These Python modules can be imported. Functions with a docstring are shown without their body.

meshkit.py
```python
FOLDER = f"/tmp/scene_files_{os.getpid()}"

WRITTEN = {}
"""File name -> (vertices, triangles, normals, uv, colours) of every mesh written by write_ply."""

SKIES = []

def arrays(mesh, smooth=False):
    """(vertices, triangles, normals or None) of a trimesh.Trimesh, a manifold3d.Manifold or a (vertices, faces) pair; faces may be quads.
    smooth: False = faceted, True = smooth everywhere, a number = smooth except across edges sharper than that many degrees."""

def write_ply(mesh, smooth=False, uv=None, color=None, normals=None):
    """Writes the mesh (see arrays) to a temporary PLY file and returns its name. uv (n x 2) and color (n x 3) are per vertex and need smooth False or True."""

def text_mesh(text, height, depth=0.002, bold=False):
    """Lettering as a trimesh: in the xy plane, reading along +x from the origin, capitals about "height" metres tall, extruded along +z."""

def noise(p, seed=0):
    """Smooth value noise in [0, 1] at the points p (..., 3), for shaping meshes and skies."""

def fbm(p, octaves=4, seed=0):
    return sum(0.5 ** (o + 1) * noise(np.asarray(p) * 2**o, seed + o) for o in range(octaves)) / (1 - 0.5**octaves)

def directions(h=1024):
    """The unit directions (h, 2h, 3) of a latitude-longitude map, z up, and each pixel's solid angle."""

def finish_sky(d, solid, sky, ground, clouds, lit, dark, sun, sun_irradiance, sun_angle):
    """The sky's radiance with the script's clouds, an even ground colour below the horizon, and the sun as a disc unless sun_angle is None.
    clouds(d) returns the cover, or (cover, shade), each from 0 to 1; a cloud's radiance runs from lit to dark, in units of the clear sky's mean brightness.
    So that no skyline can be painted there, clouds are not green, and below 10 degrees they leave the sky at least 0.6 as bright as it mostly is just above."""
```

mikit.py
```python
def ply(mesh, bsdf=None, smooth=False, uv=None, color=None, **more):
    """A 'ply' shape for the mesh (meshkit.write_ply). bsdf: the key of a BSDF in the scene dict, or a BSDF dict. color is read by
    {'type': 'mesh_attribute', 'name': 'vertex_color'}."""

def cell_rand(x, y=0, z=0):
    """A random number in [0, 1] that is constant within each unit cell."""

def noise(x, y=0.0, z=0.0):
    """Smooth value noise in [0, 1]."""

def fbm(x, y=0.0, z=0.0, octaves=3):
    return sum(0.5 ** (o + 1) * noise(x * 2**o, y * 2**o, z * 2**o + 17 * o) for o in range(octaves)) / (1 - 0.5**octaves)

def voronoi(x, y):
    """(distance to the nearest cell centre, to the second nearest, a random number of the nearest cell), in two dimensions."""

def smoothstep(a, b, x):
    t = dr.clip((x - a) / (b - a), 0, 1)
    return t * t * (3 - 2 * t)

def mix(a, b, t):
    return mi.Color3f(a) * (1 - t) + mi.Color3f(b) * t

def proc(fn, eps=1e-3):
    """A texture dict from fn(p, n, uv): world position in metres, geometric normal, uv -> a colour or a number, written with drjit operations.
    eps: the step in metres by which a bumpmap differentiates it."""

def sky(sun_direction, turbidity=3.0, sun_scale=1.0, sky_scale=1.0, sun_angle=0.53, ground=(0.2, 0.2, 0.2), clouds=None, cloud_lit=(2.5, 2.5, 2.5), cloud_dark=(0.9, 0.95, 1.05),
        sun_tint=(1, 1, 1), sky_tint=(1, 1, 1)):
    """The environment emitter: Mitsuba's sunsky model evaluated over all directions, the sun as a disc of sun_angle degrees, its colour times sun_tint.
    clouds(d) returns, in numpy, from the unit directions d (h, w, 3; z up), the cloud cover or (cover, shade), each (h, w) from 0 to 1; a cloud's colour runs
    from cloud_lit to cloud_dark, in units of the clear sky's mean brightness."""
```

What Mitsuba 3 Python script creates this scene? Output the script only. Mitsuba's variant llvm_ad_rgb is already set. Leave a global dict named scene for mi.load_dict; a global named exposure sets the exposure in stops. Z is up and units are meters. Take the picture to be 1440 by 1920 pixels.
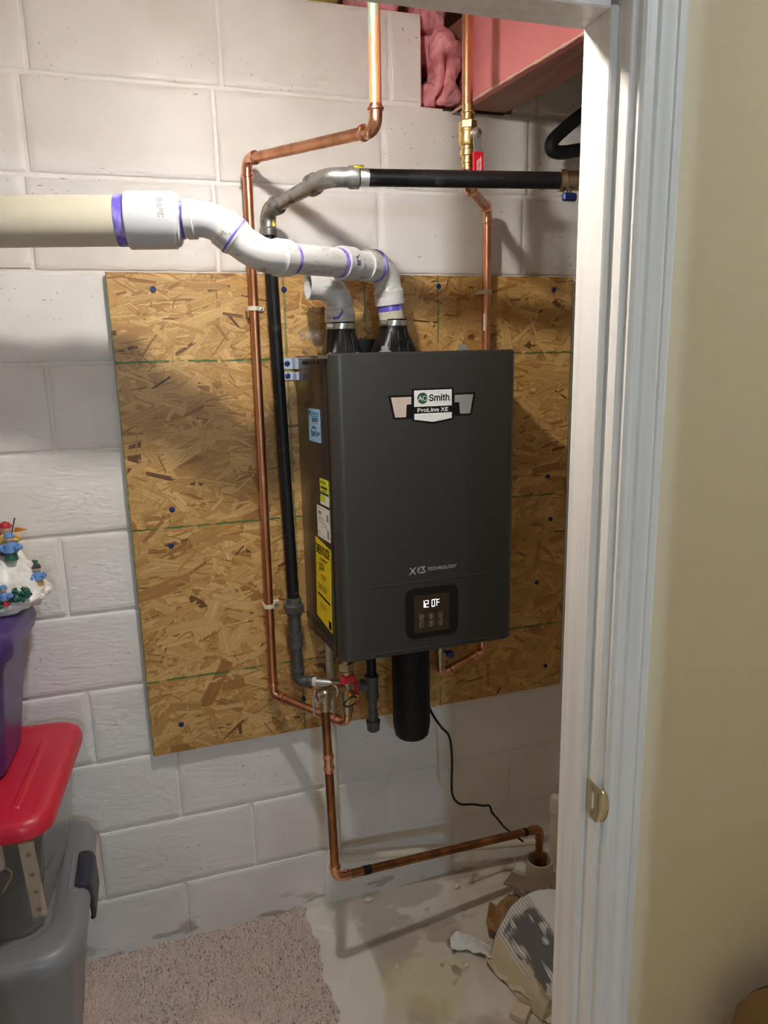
import math, random
import numpy as np, trimesh, drjit as dr, mitsuba as mi
import shapely.geometry as sg
from shapely.ops import unary_union
import mikit, meshkit
from mikit import proc, noise, fbm, voronoi, smoothstep, mix, cell_rand

T = mi.ScalarTransform4f
random.seed(7); rng = np.random.default_rng(7)
scene, labels = {'type': 'scene'}, {}
exposure = 0.0

# ------------------------------------------------------------------ camera and lights
CAM = np.array([0.0976, -1.8448, 1.6150]); FWD = np.array([0.29578, 0.93096, -0.21408]); UP = np.array([0.08652, 0.19707, 0.97656])
scene['camera'] = {'type': 'perspective', 'fov': 56.02, 'fov_axis': 'x', 'near_clip': 0.02, 'far_clip': 50.0,
                   'to_world': T().look_at(origin=CAM.tolist(), target=(CAM + FWD).tolist(), up=UP.tolist())}
BULB = (0.30, -0.735, 2.225)
BULB_POWER = (1000.0, 965.0, 910.0)          # bare warm lamp under the closet ceiling
WORK = (0.098, -4.0, 1.92)
WORK_POWER = (205.0, 300.0, 415.0)       # cool floor lamp at the far end of the hall
HALL_POWER = (3.6, 4.1, 4.4)           # warm ceiling light of the hall


# ------------------------------------------------------------------ helpers
def unit(v): v = np.asarray(v, float); return v / np.linalg.norm(v)
def rgb(c): return {'type': 'rgb', 'value': list(c)}
def cat(ms): return trimesh.util.concatenate(ms)


def add(key, mesh, mat, smooth=35, **kw):
    scene[key] = mikit.ply(mesh, mat, smooth, **kw); return key


def numbered(key):
    if not any(k == key or k.startswith(key + '__') for k in list(scene) + list(labels)): return key
    i = 1
    while any(k == f'{key}_{i:03d}' or k.startswith(f'{key}_{i:03d}__') for k in list(scene) + list(labels)): i += 1
    return f'{key}_{i:03d}'


def part(parent, name, mesh, mat, label=None, smooth=35, kind=None, **kw):
    key = numbered(f'{parent}__{name}'); add(key, mesh, mat, smooth, **kw)
    d = {}
    if label: d['label'] = label
    if kind: d['kind'] = kind
    if d: labels[key] = d
    return key


def thing(name, label, category, group=None, kind=None):
    key = numbered(name); labels[key] = {'label': label, 'category': category}
    if group: labels[key]['group'] = group
    if kind: labels[key]['kind'] = kind
    return key


def struct(name, label=None):
    labels[name] = {'kind': 'structure', **({'label': label} if label else {})}; return name


def box(x0, x1, y0, y1, z0, z1, b=0.0):
    x0, x1 = sorted((x0, x1)); y0, y1 = sorted((y0, y1)); z0, z1 = sorted((z0, z1))
    if b <= 0:
        return trimesh.creation.box(bounds=[[x0, y0, z0], [x1, y1, z1]])
    pts = []
    for sx in (0, 1):
        for sy in (0, 1):
            for sz in (0, 1):
                c = np.array([(x0, x1)[sx], (y0, y1)[sy], (z0, z1)[sz]]); s = np.array([1 - 2 * sx, 1 - 2 * sy, 1 - 2 * sz]) * b
                for k in range(3):
                    q = c + s; q[k] = c[k]; pts.append(q)
    return trimesh.convex.convex_hull(np.array(pts))


def M4(o, eu, ev):
    eu, ev = unit(eu), unit(ev); m = np.eye(4); m[:3, 0], m[:3, 1], m[:3, 2], m[:3, 3] = eu, ev, np.cross(eu, ev), o
    return m


def at(mesh, o, eu, ev):
    m = mesh.copy(); m.apply_transform(M4(o, eu, ev)); return m


def extrude(poly, h):
    gs = getattr(poly, 'geoms', [poly])
    return cat([trimesh.creation.extrude_polygon(g, h, engine='earcut') for g in gs])


def P(*pts): return sg.Polygon(pts)
def rr(x0, x1, y0, y1, r, n=5): return sg.box(x0 + r, y0 + r, x1 - r, y1 - r).buffer(r, quad_segs=n)


def rings_mesh(rings, caps=(True, True), closed=False):
    n = len(rings[0]); v = np.vstack(rings); f = []
    m = len(rings)
    for i in range(m if closed else m - 1):
        a, b = i * n, ((i + 1) % m) * n
        for j in range(n):
            k = (j + 1) % n
            f += [[a + j, a + k, b + k], [a + j, b + k, b + j]]
    v = list(v)
    if not closed:
        for end, on in ((0, caps[0]), (m - 1, caps[1])):
            if on:
                c = len(v); v.append(np.mean(rings[end], 0))
                for j in range(n):
                    k = (j + 1) % n
                    f.append([c, end * n + k, end * n + j] if end == 0 else [c, end * n + j, end * n + k])
    return trimesh.Trimesh(np.array(v), np.array(f), process=False)


def sweep(pts, rad, n=24, caps=(True, True), flat=1.0):
    pts = np.asarray(pts, float); rad = np.broadcast_to(np.asarray(rad, float), (len(pts),))
    d = np.diff(pts, axis=0); L = np.linalg.norm(d, axis=1, keepdims=True); d = d / np.maximum(L, 1e-12)
    for i in range(1, len(d)):
        if L[i] < 1e-9: d[i] = d[i - 1]
    t = np.vstack([d[:1], d[:-1] + d[1:], d[-1:]]); t /= np.linalg.norm(t, axis=1, keepdims=True)
    a = unit(np.cross(t[0], [0, 0, 1] if abs(t[0][2]) < .9 else [1, 0, 0])); ang = np.arange(n) * 2 * np.pi / n; rings = []
    for p, q, r in zip(pts, t, rad):
        a = unit(a - q * (a @ q)); b = np.cross(q, a)
        rings.append(p + r * (np.cos(ang)[:, None] * a + flat * np.sin(ang)[:, None] * b))
    return rings_mesh(rings, caps)


def tube(p0, p1, r, n=24, caps=(True, True)): return sweep([p0, p1], r, n, caps)


def lathe(p0, d, prof, n=28, caps=(True, True)):
    """prof: (distance along d, radius) pairs"""
    p0, d = np.asarray(p0, float), unit(d); a = unit(np.cross(d, [0, 0, 1] if abs(d[2]) < .9 else [1, 0, 0])); b = np.cross(d, a)
    ang = np.arange(n) * 2 * np.pi / n
    return rings_mesh([p0 + d * t + r * (np.cos(ang)[:, None] * a + np.sin(ang)[:, None] * b) for t, r in prof], caps)


def hexnut(p0, d, L, r): return lathe(p0, d, [(0, r * .9), (L * .12, r), (L * .88, r), (L, r * .9)], n=6)


def elbow(p_in, c, p_out, r, R, h, style='copper'):
    """Fitting at the corner c; returns mesh, start and end of the fitting."""
    p_in, c, p_out = (np.asarray(q, float) for q in (p_in, c, p_out)); d1, d2 = unit(c - p_in), unit(p_out - c)
    th = math.acos(np.clip(d1 @ d2, -1, 1)); t = R * math.tan(th / 2)
    hub = {'copper': [(0, 1.07), (.10, 1.09), (.22, 1.09), (.27, 1.36), (.46, 1.36), (.52, 1.1), (1, 1.09)],
           'plain': [(0, 1.12), (.05, 1.16), (1, 1.14)],
           'iron': [(0, 1.24), (.06, 1.3), (.5, 1.3), (.62, 1.12), (1, 1.12)],
           'pvc': [(0, 1.15), (.04, 1.18), (.78, 1.18), (.86, 1.10), (1, 1.06)]}[style]
    body = hub[-1][1]; pts, rad = [], []
    s, e = c - d1 * (t + h), c + d2 * (t + h)
    for f, k in hub: pts.append(s + d1 * h * f); rad.append(k * r)
    axis = unit(np.cross(d1, d2)); nrm = np.cross(axis, d1); o = c - d1 * t + nrm * R
    m = max(5, int(th / .13))
    for i in range(1, m):
        a = th * i / m; pts.append(o - nrm * R * math.cos(a) + d1 * R * math.sin(a)); rad.append(body * r)
    for f, k in hub[::-1]: pts.append(e - d2 * h * f); rad.append(k * r)
    return sweep(pts, rad, 28), s, e


def run(root, pts, r, R, h, mat, fmat, style='copper', ins=.004, pipe='pipe', fit='elbow', lab_fit=None):
    """Pipes along pts with an elbow at each inner point, as parts of root."""
    pts = [np.asarray(p, float) for p in pts]; ends = []; start = pts[0]
    for i in range(1, len(pts) - 1):
        m, s, e = elbow(pts[i - 1], pts[i], pts[i + 1], r, R, h, style)
        part(root, fit, m, fmat, lab_fit)
        part(root, pipe, tube(start, s + unit(pts[i] - s) * ins, r), mat); start = e - unit(pts[i + 1] - pts[i]) * ins
    part(root, pipe, tube(start, pts[-1], r), mat)


def rrloop(z, x0, x1, y0, y1, r, n=7):
    out = []
    for cx, cy, a0 in ((x1 - r, y1 - r, 0), (x0 + r, y1 - r, 90), (x0 + r, y0 + r, 180), (x1 - r, y0 + r, 270)):
        for k in range(n):
            a = math.radians(a0 + 90 * k / (n - 1)); out.append((cx + r * math.cos(a), cy + r * math.sin(a), z))
    return np.array(out)


def loft(loops, caps=(True, True)): return rings_mesh(loops, caps)


def catmull(pts, k=8):
    p = np.asarray(pts, float); p = np.vstack([2 * p[0] - p[1], p, 2 * p[-1] - p[-2]]); out = []
    for i in range(1, len(p) - 2):
        for t in np.arange(k) / k:
            out.append(.5 * (2 * p[i] + (p[i + 1] - p[i - 1]) * t + (2 * p[i - 1] - 5 * p[i] + 4 * p[i + 1] - p[i + 2]) * t**2 + (3 * p[i] - p[i - 1] - 3 * p[i + 1] + p[i + 2]) * t**3))
    return np.array(out + [p[-2]])


# ------------------------------------------------------------------ materials
def mat(name, base, rough=.5, metal=0.0, spec=.5, bump=None, bscale=1.0, eps=1e-3, coat=0.0, **kw):
    b = {'type': 'principled', 'base_color': rgb(base) if isinstance(base, (tuple, list)) else base, 'roughness': rough, 'metallic': metal, 'specular': spec, **kw}
    if coat: b['clearcoat'] = coat; b['clearcoat_gloss'] = .9
    if bump is not None: b = {'type': 'bumpmap', 'arbitrary': proc(bump, eps), 'scale': bscale, 'bsdf': b}
    scene[name] = {'type': 'twosided', 'bsdf': b}; return name


def block_col(p, n, uv):
    a = fbm(p.x * 5, p.y * 5, p.z * 5); c = mix((.80, .775, .735), (.73, .70, .655), smoothstep(.35, .75, a))
    pit = smoothstep(.925, .95, noise(p.x * 150 + 3, p.y * 40, p.z * 120)) * smoothstep(.60, .75, noise(p.x * 8, 2.0, p.z * 8))
    c = mix(c, (.34, .31, .28), pit * .8)
    # splashed dirt with its own grain along the foot of the wall
    g = smoothstep(.56, .72, fbm(p.x * 14, 4.0, p.z * 30, octaves=4)) * smoothstep(.10, .03, p.z)
    return mix(c, (.36, .32, .27), g * .75)


def block_bump(p, n, uv):
    return fbm(p.x * 110, p.y * 120, p.z * 190, octaves=3) * .0014 + fbm(p.x * 34, 3.0, p.z * 110) * .0008 - smoothstep(.84, .92, noise(p.x * 90, 1.0, p.z * 80)) * .0006


mat('m_block', proc(block_col), .48, spec=.45, bump=block_bump, bscale=1.0, eps=.0008)
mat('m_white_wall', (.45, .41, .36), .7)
mat('m_ceiling', (.42, .33, .24), .8); mat('m_left_wall', (.76, .67, .56), .7)


def tan_col(p, n, uv): return mix((.76, .65, .45), (.73, .62, .42), fbm(p.x * 60, p.y * 60, p.z * 60))


mat('m_tan', proc(tan_col), .6, spec=.3)


def conc_col(p, n, uv):
    a = fbm(p.x * 3.2, p.y * 3.2, 1.0, octaves=4); c = mix((.58, .52, .435), (.72, .665, .575), smoothstep(.3, .7, a))
    d = fbm(p.x * 9 + 5, p.y * 9, 2.0, octaves=4); c = mix(c, (.36, .29, .21), smoothstep(.55, .74, d) * .7)
    # brown dirt plus painted shade on slab behind newer patch, ragged trowelled outlines
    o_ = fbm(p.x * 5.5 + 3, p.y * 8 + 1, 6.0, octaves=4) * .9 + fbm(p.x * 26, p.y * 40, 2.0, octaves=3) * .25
    dirt_shade = smoothstep(.44, .58, o_) * smoothstep(.50, .56, p.x) * smoothstep(-.34, -.26, p.y + (fbm(p.x * 9, p.y * 9, 8.0) - .5) * .3)
    c = mix(c, (.32, .26, .20), dirt_shade * .6)
    r = dr.sqrt(dr.square((p.x - .66) / .16) + dr.square((p.y + .36) / .13)) + (fbm(p.x * 12, p.y * 12, 5.0, octaves=4) - .5) * .9
    c = mix(c, (.58, .50, .26), smoothstep(1.0, .55, r) * .55)
    c = mix(c, (.20, .15, .10), smoothstep(.62, .72, fbm(p.x * 22, p.y * 22, 9.0, octaves=3)) * smoothstep(.5, .6, noise(p.x * 4, p.y * 4, 3.0)) * .8)
    # poured patch along the edge of the carpet, lighter and smoother
    e = p.x + (fbm(p.x * 7, p.y * 7, 4.0, octaves=3) - .5) * .16
    c = mix(c, (.76, .715, .64), smoothstep(.56, .53, e) * .75)
    c = mix(c, (.80, .78, .74), smoothstep(.80, .85, noise(p.x * 60, p.y * 60, 7.0)) * smoothstep(.62, .75, noise(p.x * 7 + 2, p.y * 7, 1.0)) * .8)
    return c


def conc_bump(p, n, uv): return fbm(p.x * 18, p.y * 18, 2.0, octaves=4) * .004 + fbm(p.x * 120, p.y * 120, 1.0) * .0007


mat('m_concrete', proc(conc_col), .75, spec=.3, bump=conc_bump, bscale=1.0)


def carpet_col(p, n, uv):
    t = uv.x; c = mix((.92, .82, .74), (.62, .515, .445), t)
    c = mix(c, (.30, .20, .16), smoothstep(.86, .90, t))
    return mix(c, (.90, .72, .65), smoothstep(.55, .75, fbm(p.x * 6, p.y * 6, 3.0)) * .35)


mat('m_carpet', proc(carpet_col), .95, spec=.1)


def osb_col(p, n, uv):
    t, w = uv.x, uv.y
    g = noise(w * 1100, t * 300 + p.x * 8, p.z * 8)
    c = mix((.71, .445, .165), (.51, .275, .078), smoothstep(.12, .58, t)); c = mix(c, (.37, .168, .043), smoothstep(.62, .86, t)); c = mix(c, (.15, .062, .02), smoothstep(.93, .96, t))
    c = c * (.60 + .50 * g)
    # fine screen ribs pressed into the face
    c = c * (1 - .10 * smoothstep(.2, .8, .5 + .5 * dr.sin(p.x * 2 * math.pi / .0042)) * smoothstep(.45, .55, noise(p.x * 6 + 9, p.z * 6, 4.0)))
    wob = (fbm(p.x * 60, p.z * 60, 3.0) - .5) * .004
    line = mi.Float(0)
    for z in (1.608, 1.2052, .8043): line = dr.maximum(line, smoothstep(.0032, .0018, dr.abs(p.z + wob - z)))
    for x in (.4322, .6371, .8371): line = dr.maximum(line, smoothstep(.0034, .0018, dr.abs(p.x + wob - x)) * .75)
    line = line * smoothstep(.22, .5, fbm(p.x * 45, p.z * 45, 8.0)) * smoothstep(.020, .022, -p.y)
    c = mix(c, (.045, .12, .03), line * .95)
    edge = smoothstep(.0310, .0285, p.x + wob * 1.2) + smoothstep(1.236, 1.2385, p.x)
    return mix(c, (.10, .17, .055), dr.minimum(edge, 1) * .85)


mat('m_osb', proc(osb_col), .42, spec=.42)


def copper_col(p, n, uv): return mix((.74, .36, .21), (.52, .23, .12), smoothstep(.35, .7, fbm(p.x * 40, p.y * 40, p.z * 9)))
def copper_rough(p, n, uv): return .26 + .16 * fbm(p.x * 60, p.y * 60, p.z * 20)


mat('m_copper', proc(copper_col), proc(copper_rough), 1.0)
mat('m_copper_fit', (.80, .42, .27), .20, 1.0)


def dcopper_col(p, n, uv): return mix((.46, .205, .085), (.24, .10, .045), smoothstep(.3, .7, fbm(p.x * 30, p.y * 30, p.z * 12)))


mat('m_copper_dark', proc(dcopper_col), .34, 1.0)


def patina_col(p, n, uv):
    c = mix((.78, .42, .20), (.62, .29, .13), fbm(p.x * 40, p.y * 40, p.z * 9))
    g = smoothstep(.36, .50, fbm(p.x * 55 + 2, p.y * 55, p.z * 9, octaves=4)) * smoothstep(2.19, 2.22, p.z + (noise(p.x * 150, p.y * 150, 1.0) - .5) * .08)
    return mix(c, (.36, .46, .33), g)


mat('m_patina', proc(patina_col), .42, .6)
mat('m_brass', (.78, .56, .22), .24, 1.0); mat('m_brass_old', (.50, .40, .26), .34, 1.0); mat('m_strike', (.62, .52, .30), .22, 1.0)
mat('m_steel', (.68, .68, .67), .25, 1.0); mat('m_galv', (.62, .64, .66), .38, .9); mat('m_chrome', (.78, .76, .72), .15, 1.0)


def iron_col(p, n, uv): return mix((.006, .006, .007), (.045, .042, .04), smoothstep(.64, .82, fbm(p.x * 50, p.y * 50, p.z * 50, octaves=4)))


mat('m_iron', proc(iron_col), .38, spec=.3)


def iron2_col(p, n, uv): return mix((.055, .055, .057), (.10, .098, .095), fbm(p.x * 40, p.y * 40, p.z * 40))


mat('m_iron_grey', proc(iron2_col), .42, .3)


def gfit_col(p, n, uv): return mix((.31, .30, .28), (.13, .125, .115), smoothstep(.42, .72, fbm(p.x * 35, p.y * 35, p.z * 35, octaves=4)))


mat('m_grey_fit', proc(gfit_col), .36, .75)


def pvc_col(p, n, uv):
    s = smoothstep(.54, .74, fbm(p.x * 26, p.y * 26, p.z * 60, octaves=4)) * .5 + smoothstep(.74, .8, noise(p.x * 260, p.y * 40, p.z * 120)) * .25 * smoothstep(.4, .6, noise(p.x * 16, p.y * 16, p.z * 16))
    return mix((.60, .59, .57), (.22, .20, .17), s)


mat('m_pvc', proc(pvc_col), .30, spec=.5)
mat('m_pvc_clean', (.535, .535, .55), .28, spec=.5)


def cream_col(p, n, uv): return mix((.56, .52, .41), (.52, .475, .365), fbm(p.x * 5, p.y * 30, p.z * 30))


mat('m_cream', proc(cream_col), .42, spec=.4)


def purple_col(p, n, uv): return mix((.125, .09, .46), (.33, .29, .66), smoothstep(.4, .68, fbm(p.x * 70, p.y * 70, p.z * 28)))


mat('m_primer', proc(purple_col), .32)
mat('m_black', (.006, .006, .0065), .32, spec=.3); mat('m_black_matte', (.007, .007, .0075), .5, spec=.2); mat('m_black_gloss', (.004, .004, .004), .06, coat=.6)
mat('m_display', (.040, .026, .016), .12)
mat('m_heater', (.056, .0545, .051), .36, .5, coat=.12); mat('m_heater_side', (.20, .172, .148), .19, .8)
mat('m_blue', (.008, .022, .11), .35, .2); mat('m_red', (.50, .012, .025), .35); mat('m_blue_dark', (.012, .03, .10), .4)
mat('m_white', (.82, .81, .79), .5); mat('m_paper', (.70, .68, .64), .8); mat('m_ink', (.008, .007, .007), .6, spec=.1); mat('m_grey_ink', (.34, .31, .27), .5)
mat('m_yellow', (.80, .62, .02), .45); mat('m_lightblue', (.26, .48, .70), .5); mat('m_lime', (.62, .66, .04), .45); mat('m_green', (.015, .085, .035), .5)
mat('m_badge_pink', (.62, .50, .44), .3); mat('m_badge_grey', (.30, .285, .27), .3); mat('m_clip', (.70, .62, .48), .55)


def trim_col(p, n, uv): return mix((.80, .775, .73), (.72, .69, .64), smoothstep(.3, .8, fbm(p.x * 90, p.y * 90, p.z * 3.0)))
def trim_bump(p, n, uv): return fbm(p.x * 160, p.y * 160, p.z * 7) * .0006


mat('m_trim', proc(trim_col), .38, spec=.5, bump=trim_bump, bscale=1.0, eps=.0006)


def pink_col(p, n, uv): return mix((.62, .20, .20), (.50, .14, .145), fbm(p.x * 9, p.y * 9, p.z * 9))


mat('m_foam', proc(pink_col), .55)


def insul_col(p, n, uv): return mix((.80, .36, .38), (.50, .13, .155), smoothstep(.35, .8, fbm(p.x * 28, p.y * 28, p.z * 28, octaves=4)))
def insul_bump(p, n, uv): return fbm(p.x * 60, p.y * 60, p.z * 60, octaves=4) * .010


mat('m_insul', proc(insul_col), .95, spec=.1, bump=insul_bump, bscale=1.0, eps=.0015)
mat('m_insul_yellow', (.46, .38, .12), .95, spec=.1, bump=insul_bump, bscale=1.0, eps=.0015)


def beam_col(p, n, uv): return mix((.30, .145, .10), (.17, .075, .05), fbm(p.x * 70, p.y * 5, p.z * 70))


mat('m_beam', proc(beam_col), .6); mat('m_beam_edge', (.62, .40, .30), .7)
mat('m_grey_tote', (.205, .21, .215), .36); mat('m_red_lid', (.56, .018, .045), .36); mat('m_purple', (.055, .028, .13), .30); mat('m_latch', (.02, .02, .035), .4)
scene['m_frost'] = {'type': 'blendbsdf', 'weight': .17, 'a': {'type': 'thindielectric', 'int_ior': 1.3},
                    'b': {'type': 'twosided', 'bsdf': {'type': 'principled', 'base_color': rgb((.50, .48, .43)), 'roughness': .35}}}
scene['m_film'] = {'type': 'blendbsdf', 'weight': .13, 'a': {'type': 'thindielectric', 'int_ior': 1.45},
                   'b': {'type': 'twosided', 'bsdf': {'type': 'principled', 'base_color': rgb((.75, .70, .70)), 'roughness': .2}}}
mat('m_dark_fill', (.02, .02, .022), .8); mat('m_strap', (.56, .42, .29), .6); mat('m_peg', (.52, .36, .31), .6); mat('m_cord_yellow', (.40, .28, .05), .6); mat('m_eyelet', (.22, .12, .04), .5)


def snow_col(p, n, uv): return mix((.84, .82, .78), (.66, .62, .55), smoothstep(.45, .8, fbm(p.x * 60, p.y * 60, p.z * 60)))


mat('m_snow', proc(snow_col), .35)
mat('m_tree', (.015, .09, .06), .4); mat('m_skin', (.60, .38, .26), .5); mat('m_coat_blue', (.12, .24, .50), .45); mat('m_coat_red', (.42, .02, .03), .45)
mat('m_coat_yellow', (.62, .42, .12), .45); mat('m_trouser', (.03, .03, .035), .5); mat('m_tan_toy', (.42, .28, .10), .5); mat('m_orange', (.60, .16, .02), .5)


def bag_col(p, n, uv):
    u, v = uv.x, uv.y          # u across the bag, v along it
    rag = (fbm(u * 9, v * 9, 3.0, octaves=4) - .5)
    stripe = smoothstep(.24, .32, dr.abs((u * 40) - dr.floor(u * 40) - .5))
    c = mix((.66, .64, .60), (.30, .285, .265), stripe * .8)
    dark = smoothstep(.42, .50, noise(u * 7 + 1, v * 3.2, 2.0) + rag * .5) * smoothstep(.16, .22, u + rag * .1) * smoothstep(.57, .52, u + rag * .06) * smoothstep(.10, .2, v + rag * .3) * smoothstep(.25, .5, noise(u * 26, v * 7, 5.0) + .12)
    c = mix(c, (.085, .08, .078), dark * .93)
    pale = smoothstep(.56, .575, u + rag * .015) * smoothstep(.66, .60, v)
    c = mix(c, (.68, .665, .63), pale)
    lines = smoothstep(.36, .44, dr.abs((u * 44) - dr.floor(u * 44) - .5)) * smoothstep(.60, .62, u) * smoothstep(.1, .2, v) * smoothstep(.85, .7, v) * smoothstep(.5, .6, noise(u * 15, v * 4, 6.0))
    c = mix(c, (.12, .11, .10), lines * .9)
    tear = smoothstep(.18, .13, u + rag * .16)
    c = mix(c, (.52, .43, .27), tear * .9)
    return mix(c, (.50, .39, .20), smoothstep(.05, .02, dr.abs(u - .19 + rag * .15)) * .5 * smoothstep(.4, .6, v))


mat('m_bag', proc(bag_col), .75, bump=lambda p, n, uv: fbm(p.x * 70, p.y * 70, p.z * 70, octaves=3) * .002, bscale=1.0)
mat('m_kraft', (.30, .17, .065), .85); mat('m_cardboard', (.22, .155, .10), .85); mat('m_foamblock', (.62, .58, .52), .8); mat('m_woodblock', (.62, .50, .37), .6)
mat('m_cond', (.60, .55, .44), .45); mat('m_brown', (.20, .105, .035), .45); mat('m_standpipe', (.42, .35, .235), .5); mat('m_pvc_beige', (.60, .53, .42), .45)

# ------------------------------------------------------------------ light sources
lk = thing('ceiling_lamp', 'bare warm bulb on a white holder hanging under the closet ceiling', 'lamp')
dome = lathe(BULB, (0, 0, -1), [(0, .030)] + [(.029 * math.sin(a), .030 * math.cos(a)) for a in np.linspace(.12, 1.5, 10)], 32, (False, True))
scene[lk + '__bulb'] = {**mikit.ply(dome, 'm_white', True), 'emitter': {'type': 'area', 'radiance': rgb(BULB_POWER)}}
part(lk, 'bulb_base', lathe((BULB[0], BULB[1], BULB[2] + .0005), (0, 0, 1), [(0, .030), (.012, .0285), (.026, .018)]), 'm_white')
part(lk, 'holder', lathe((BULB[0], BULB[1], BULB[2] + .026), (0, 0, 1), [(0, .017), (.02, .02), (.04, .026), (.06, .028), (.062, .008), (.379, .008)]), 'm_white')
wk = thing('floor_lamp', 'cool white globe floor lamp at the far end of the hall behind the camera', 'lamp')
q = trimesh.creation.icosphere(3, .06); q.apply_translation(WORK)
scene[wk + '__globe'] = {**mikit.ply(q, 'm_white', True), 'emitter': {'type': 'area', 'radiance': rgb(WORK_POWER)}}
part(wk, 'pole', tube((WORK[0], WORK[1], .02), (WORK[0], WORK[1], WORK[2] - .06), .012), 'm_black')
part(wk, 'foot', lathe((WORK[0], WORK[1], .008), (0, 0, 1), [(0, .14), (.015, .14), (.022, .1)]), 'm_black')
hk = thing('hall_ceiling_light', 'square warm ceiling panel in the hall behind the camera', 'lamp')
hp = box(.95, 1.55, -2.1, -1.4, 2.40, 2.41)
part(hk, 'frame', box(.93, 1.57, -2.12, -1.38, 2.411, 2.44, .004), 'm_white')
scene[hk + '__panel'] = {**mikit.ply(hp, 'm_white', False), 'emitter': {'type': 'area', 'radiance': rgb(HALL_POWER)}}

# ------------------------------------------------------------------ the room
PITCH, BW = .2032, .4064
w = struct('wall_back', 'white painted concrete block wall')
add('wall_back', cat([box(-1.0, 1.65, .0058, .06, -.02, 2.2145), box(-1.0, .806, .0058, .06, 2.2145, 2.421), box(1.06, 1.65, .0058, .06, 2.2145, 2.421)]), 'm_block', False)
br = np.random.default_rng(3)
OFF = {11: -.088, 10: -.110, 9: -.123, 8: .10, 7: -.122, 6: .08, 5: -.138, 4: .09, 3: -.118, 2: .082, 1: -.134, 0: .075}


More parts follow.
